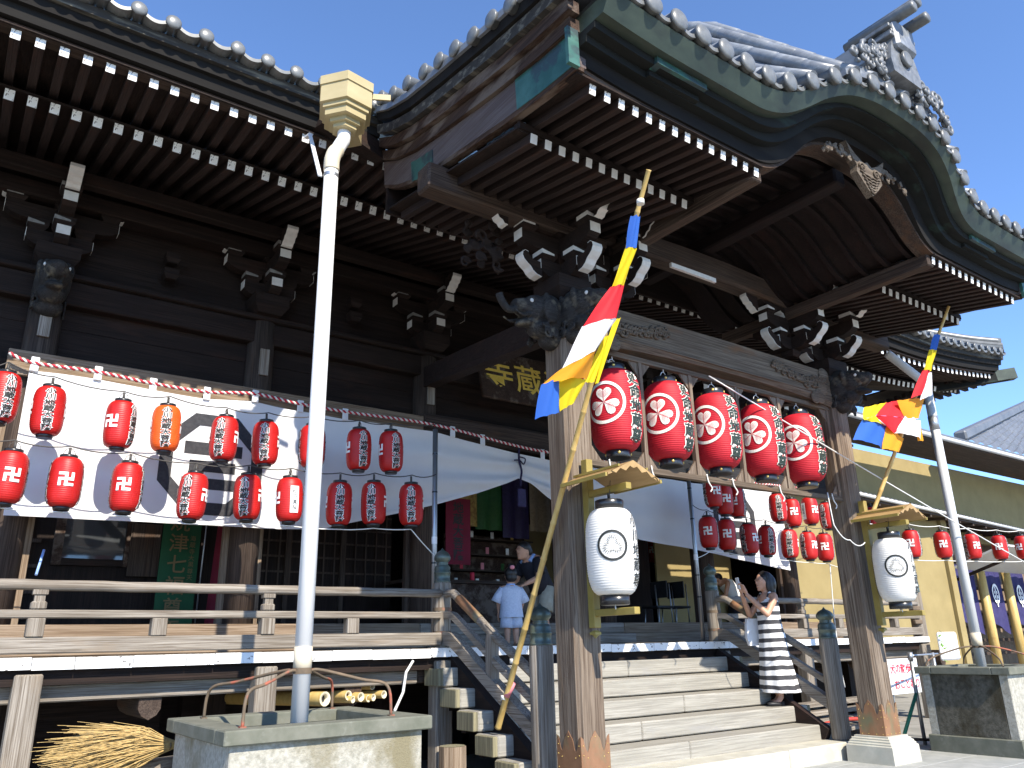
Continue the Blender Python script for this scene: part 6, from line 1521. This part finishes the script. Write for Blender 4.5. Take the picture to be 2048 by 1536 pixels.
# lower wing with its own pent roof
L0 = (17.9, 10.6, 4.72); L1 = (33.5, 12.4, 4.80)
tiled(L0, L1, 1.6, .62, .26)
obj('pent_gutter', MB().tube([Vector(L0) + Vector((0, -.05, -.04)), Vector(L1) + Vector((0, -.05, -.04))], .05, 10), 'grey_pvc', nb_)
obj('pent_soffit', MB().sweep([[Vector(L0) + Vector((0, 0, -.14)), Vector(L0) + Vector((0, 1.4, -.02)), Vector(L0) + Vector((0, 1.4, .06)), Vector(L0) + Vector((0, 0, -.05))], [Vector(L1) + Vector((0, 0, -.14)), Vector(L1) + Vector((0, 1.4, -.02)), Vector(L1) + Vector((0, 1.4, .06)), Vector(L1) + Vector((0, 0, -.05))]]), 'brown_wood_x', nb_)
for k in range(14):
    q = Vector(L0).lerp(Vector(L1), (k + .5) / 14); obj('soffit_rafter', MB().bar(q + Vector((0, .02, -.16)), q + Vector((0, 1.3, -.06)), .09, .1), 'brown_wood_y', nb_)
obj('front_wall', MB().span(15.6, 24.6, 11.9, 12.1, 0, 4.9), 'yellow_wall', nb_)
obj('front_wall', MB().span(24.6, 44, 14.4, 14.6, 0, 4.9), 'yellow_wall', nb_)
obj('corner_pier', MB().span(24.62, 24.95, 11.8, 12.12, 0, 4.8), 'yellow_wall', nb_)
obj('recess_wall', MB().span(24.96, 25.1, 12.12, 14.4, 0, 4.8), 'yellow_wall', nb_)
obj('entrance_screen', MB().span(25.1, 40, 14.2, 14.38, 0, 4.6), 'tan_wood_z', nb_)
obj('entrance_lintel', MB().span(25.0, 42, 12.05, 12.3, 3.45, 3.75), 'dark_wood_x', nb_)
ppts = []
for i in range(5):
    x = 25.6 + i * 1.75
    obj('bamboo_column', MB().tube([(x + 1.35, 12.0, 0), (x + 1.35, 12.0, 3.45)], .14, 12), 'bamboo', nb_)
    n_ = empty('shop_curtain', (x + .4, 12.1, 3.3), 'navy hanging curtain with a white mark at the ochre building, %s one' % ordn[i], 'curtain', 'navy curtains at the ochre building')
    obj('cloth', MB().grid([[(x - .1 + 1.2 * k / 8, 12.1 + .03 * math.sin(k * 1.2), lerp(3.4, 1.75 - .45 * k / 8, j / 5)) for k in range(9)] for j in range(6)]), 'navy_cloth', n_)
    V, F = merge2d(ring2d(.17, .23, 20), poly2d([(-.12, -.1), (.12, -.1), (.12, -.04), (-.12, -.04)], [(-.1, 0), (.1, 0), (.1, .06), (-.1, .06)], [(-.03, -.3), (.03, -.3), (.03, .16), (-.03, .16)]))
    obj('mark', flat(V, F, Matrix(((1, 0, 0, x + .5), (0, 0, -1, 12.04), (0, 1.35, 0, 2.55), (0, 0, 0, 1))), 'mark'), 'white_print', n_)
for k in range(7): obj('shelf_rail', MB().span(25.2, 40, 13.2, 13.3, .25 + .42 * k, .34 + .42 * k), 'brown_wood_x', nb_)
aw = empty('awning', (22, 10.6, 3.2), 'grey sheet-metal awning on the ochre building behind the far lanterns', 'awning')
obj('sheet', MB().bar((25.0, 11.1, 3.5), (40, 11.3, 3.5), 1.6, .06, 0, (0, .35, 1)), 'grey_pvc', aw); obj('bracket', MB().bar((25.2, 11.9, 2.9), (25.2, 10.5, 3.35), .08, .08), 'dark_wood_y', aw)
for k in range(5): obj('vent', MB().box((30 + .6 * k, 10.75, 3.40), (.4, .08, .12)), 'black_plastic', aw)
# corner newel of the veranda at the right
newel(14.30, 7.56, .25, 2.06, .12, .95)
for z in (1.55, 1.78): obj('iron_fitting', MB().box((14.16, 7.48, z), (.28, .05, .07), .01), 'rusty_iron', hall)
# ------------------------------------------------------------------ barrier, sign and bits by the right planter
s0 = at(1808, 1352, 6.3)
sg = empty('notice_sign', (s0.x, 6.3, 0), 'white notice board with red Japanese lettering beside the right porch post', 'sign')
obj('board', MB().box((s0.x, 6.3, s0.z), (.78, .02, .46), .004), 'white_plastic', sg)
for txt, dx, dz in (('犬の散歩', -.08, .10), ('おことわり', .05, -.10)):
    V, F = text2d(txt, .135, 1.05, .02, False); obj('lettering', flat([(a + dx, b + dz) for a, b in V], F, Matrix(((1, 0, 0, s0.x), (0, 0, -1, 6.287), (0, 1, 0, s0.z), (0, 0, 0, 1))), 'lettering'), 'red_print', sg)
for dx in (-.3, .3): obj('leg', MB().tube([(s0.x + dx, 6.33, 0), (s0.x + dx, 6.33, s0.z + .2)], .012, 8), 'steel', sg)
a = at(1823, 1308, 5.75); b = at(1845, 1455, 5.75)
br_ = empty('tube_barrier', (b.x, 5.75, 0), 'steel tube barrier with a green brace beside the right planter', 'barrier')
obj('upright', MB().tube([(b.x, 5.75, 0.02), (b.x, 5.75, a.z)], .024, 10), 'steel', br_); obj('upright_cap', MB().lathe([(.034, a.z - .08), (.034, a.z + .02)], (b.x, 5.75, 0), 12), 'steel', br_)
obj('crossbar', MB().tube([(b.x, 5.75, a.z - .02), (b.x + 1.1, 5.95, a.z - .02)], .012, 8), 'steel', br_); obj('upright', MB().tube([(b.x + .9, 5.92, 0.02), (b.x + .9, 5.92, a.z)], .024, 10), 'steel', br_)
obj('brace', MB().tube([(b.x - .01, 5.75, .62), (b.x - .30, 5.85, .12)], .022, 8), 'green_paint', br_); obj('base_bar', MB().tube([(b.x - .35, 5.86, .10), (b.x + .3, 5.6, .06)], .018, 8), 'rust_wood_y', br_)
tag(obj('red_hose', MB().tube(smooth_path([(9.5, 6.6, .25), (9.9, 6.5, .3), (10.4, 6.6, .28), (10.9, 6.5, .25)], 6), .025, 8), 'red_bar'), 'red pipe lying on the ground behind the right porch post', 'pipe')
for i in range(4): tag(obj('stored_board', MB().bar((9.35, 6.9 + .12 * i, .12 + .1 * i), (12.2, 7.0 + .1 * i, .14 + .1 * i), .2, .06, .005), 'grey_wood_x'), 'grey board stored under the right veranda, %s from the bottom' % ordn[i], 'plank', 'boards stored under the right veranda')
wb = at(1897, 1292, 7.2)
tag(obj('white_sheet', MB().box(wb, (.62, .06, .46), .03), 'white_cloth'), 'white cloth sheet hung at the right end of the veranda', 'cloth')
# a few leaves beside it
lf = MB(); R = random.Random(1)
for k in range(14):
    q = wb + Vector((-.38 + R.uniform(-.06, .06), -.1, R.uniform(-.25, .25))); u = Vector((R.uniform(-1, 1), R.uniform(-.5, .5), R.uniform(-.2, 1))).normalized() * .06; v_ = u.orthogonal().normalized() * .015
    lf.add([q - u, q + v_, q + u, q - v_], [(0, 1, 2, 3)])
tag(obj('plant_sprig', lf, 'leaf'), 'green sprig beside the white cloth sheet', 'plant')
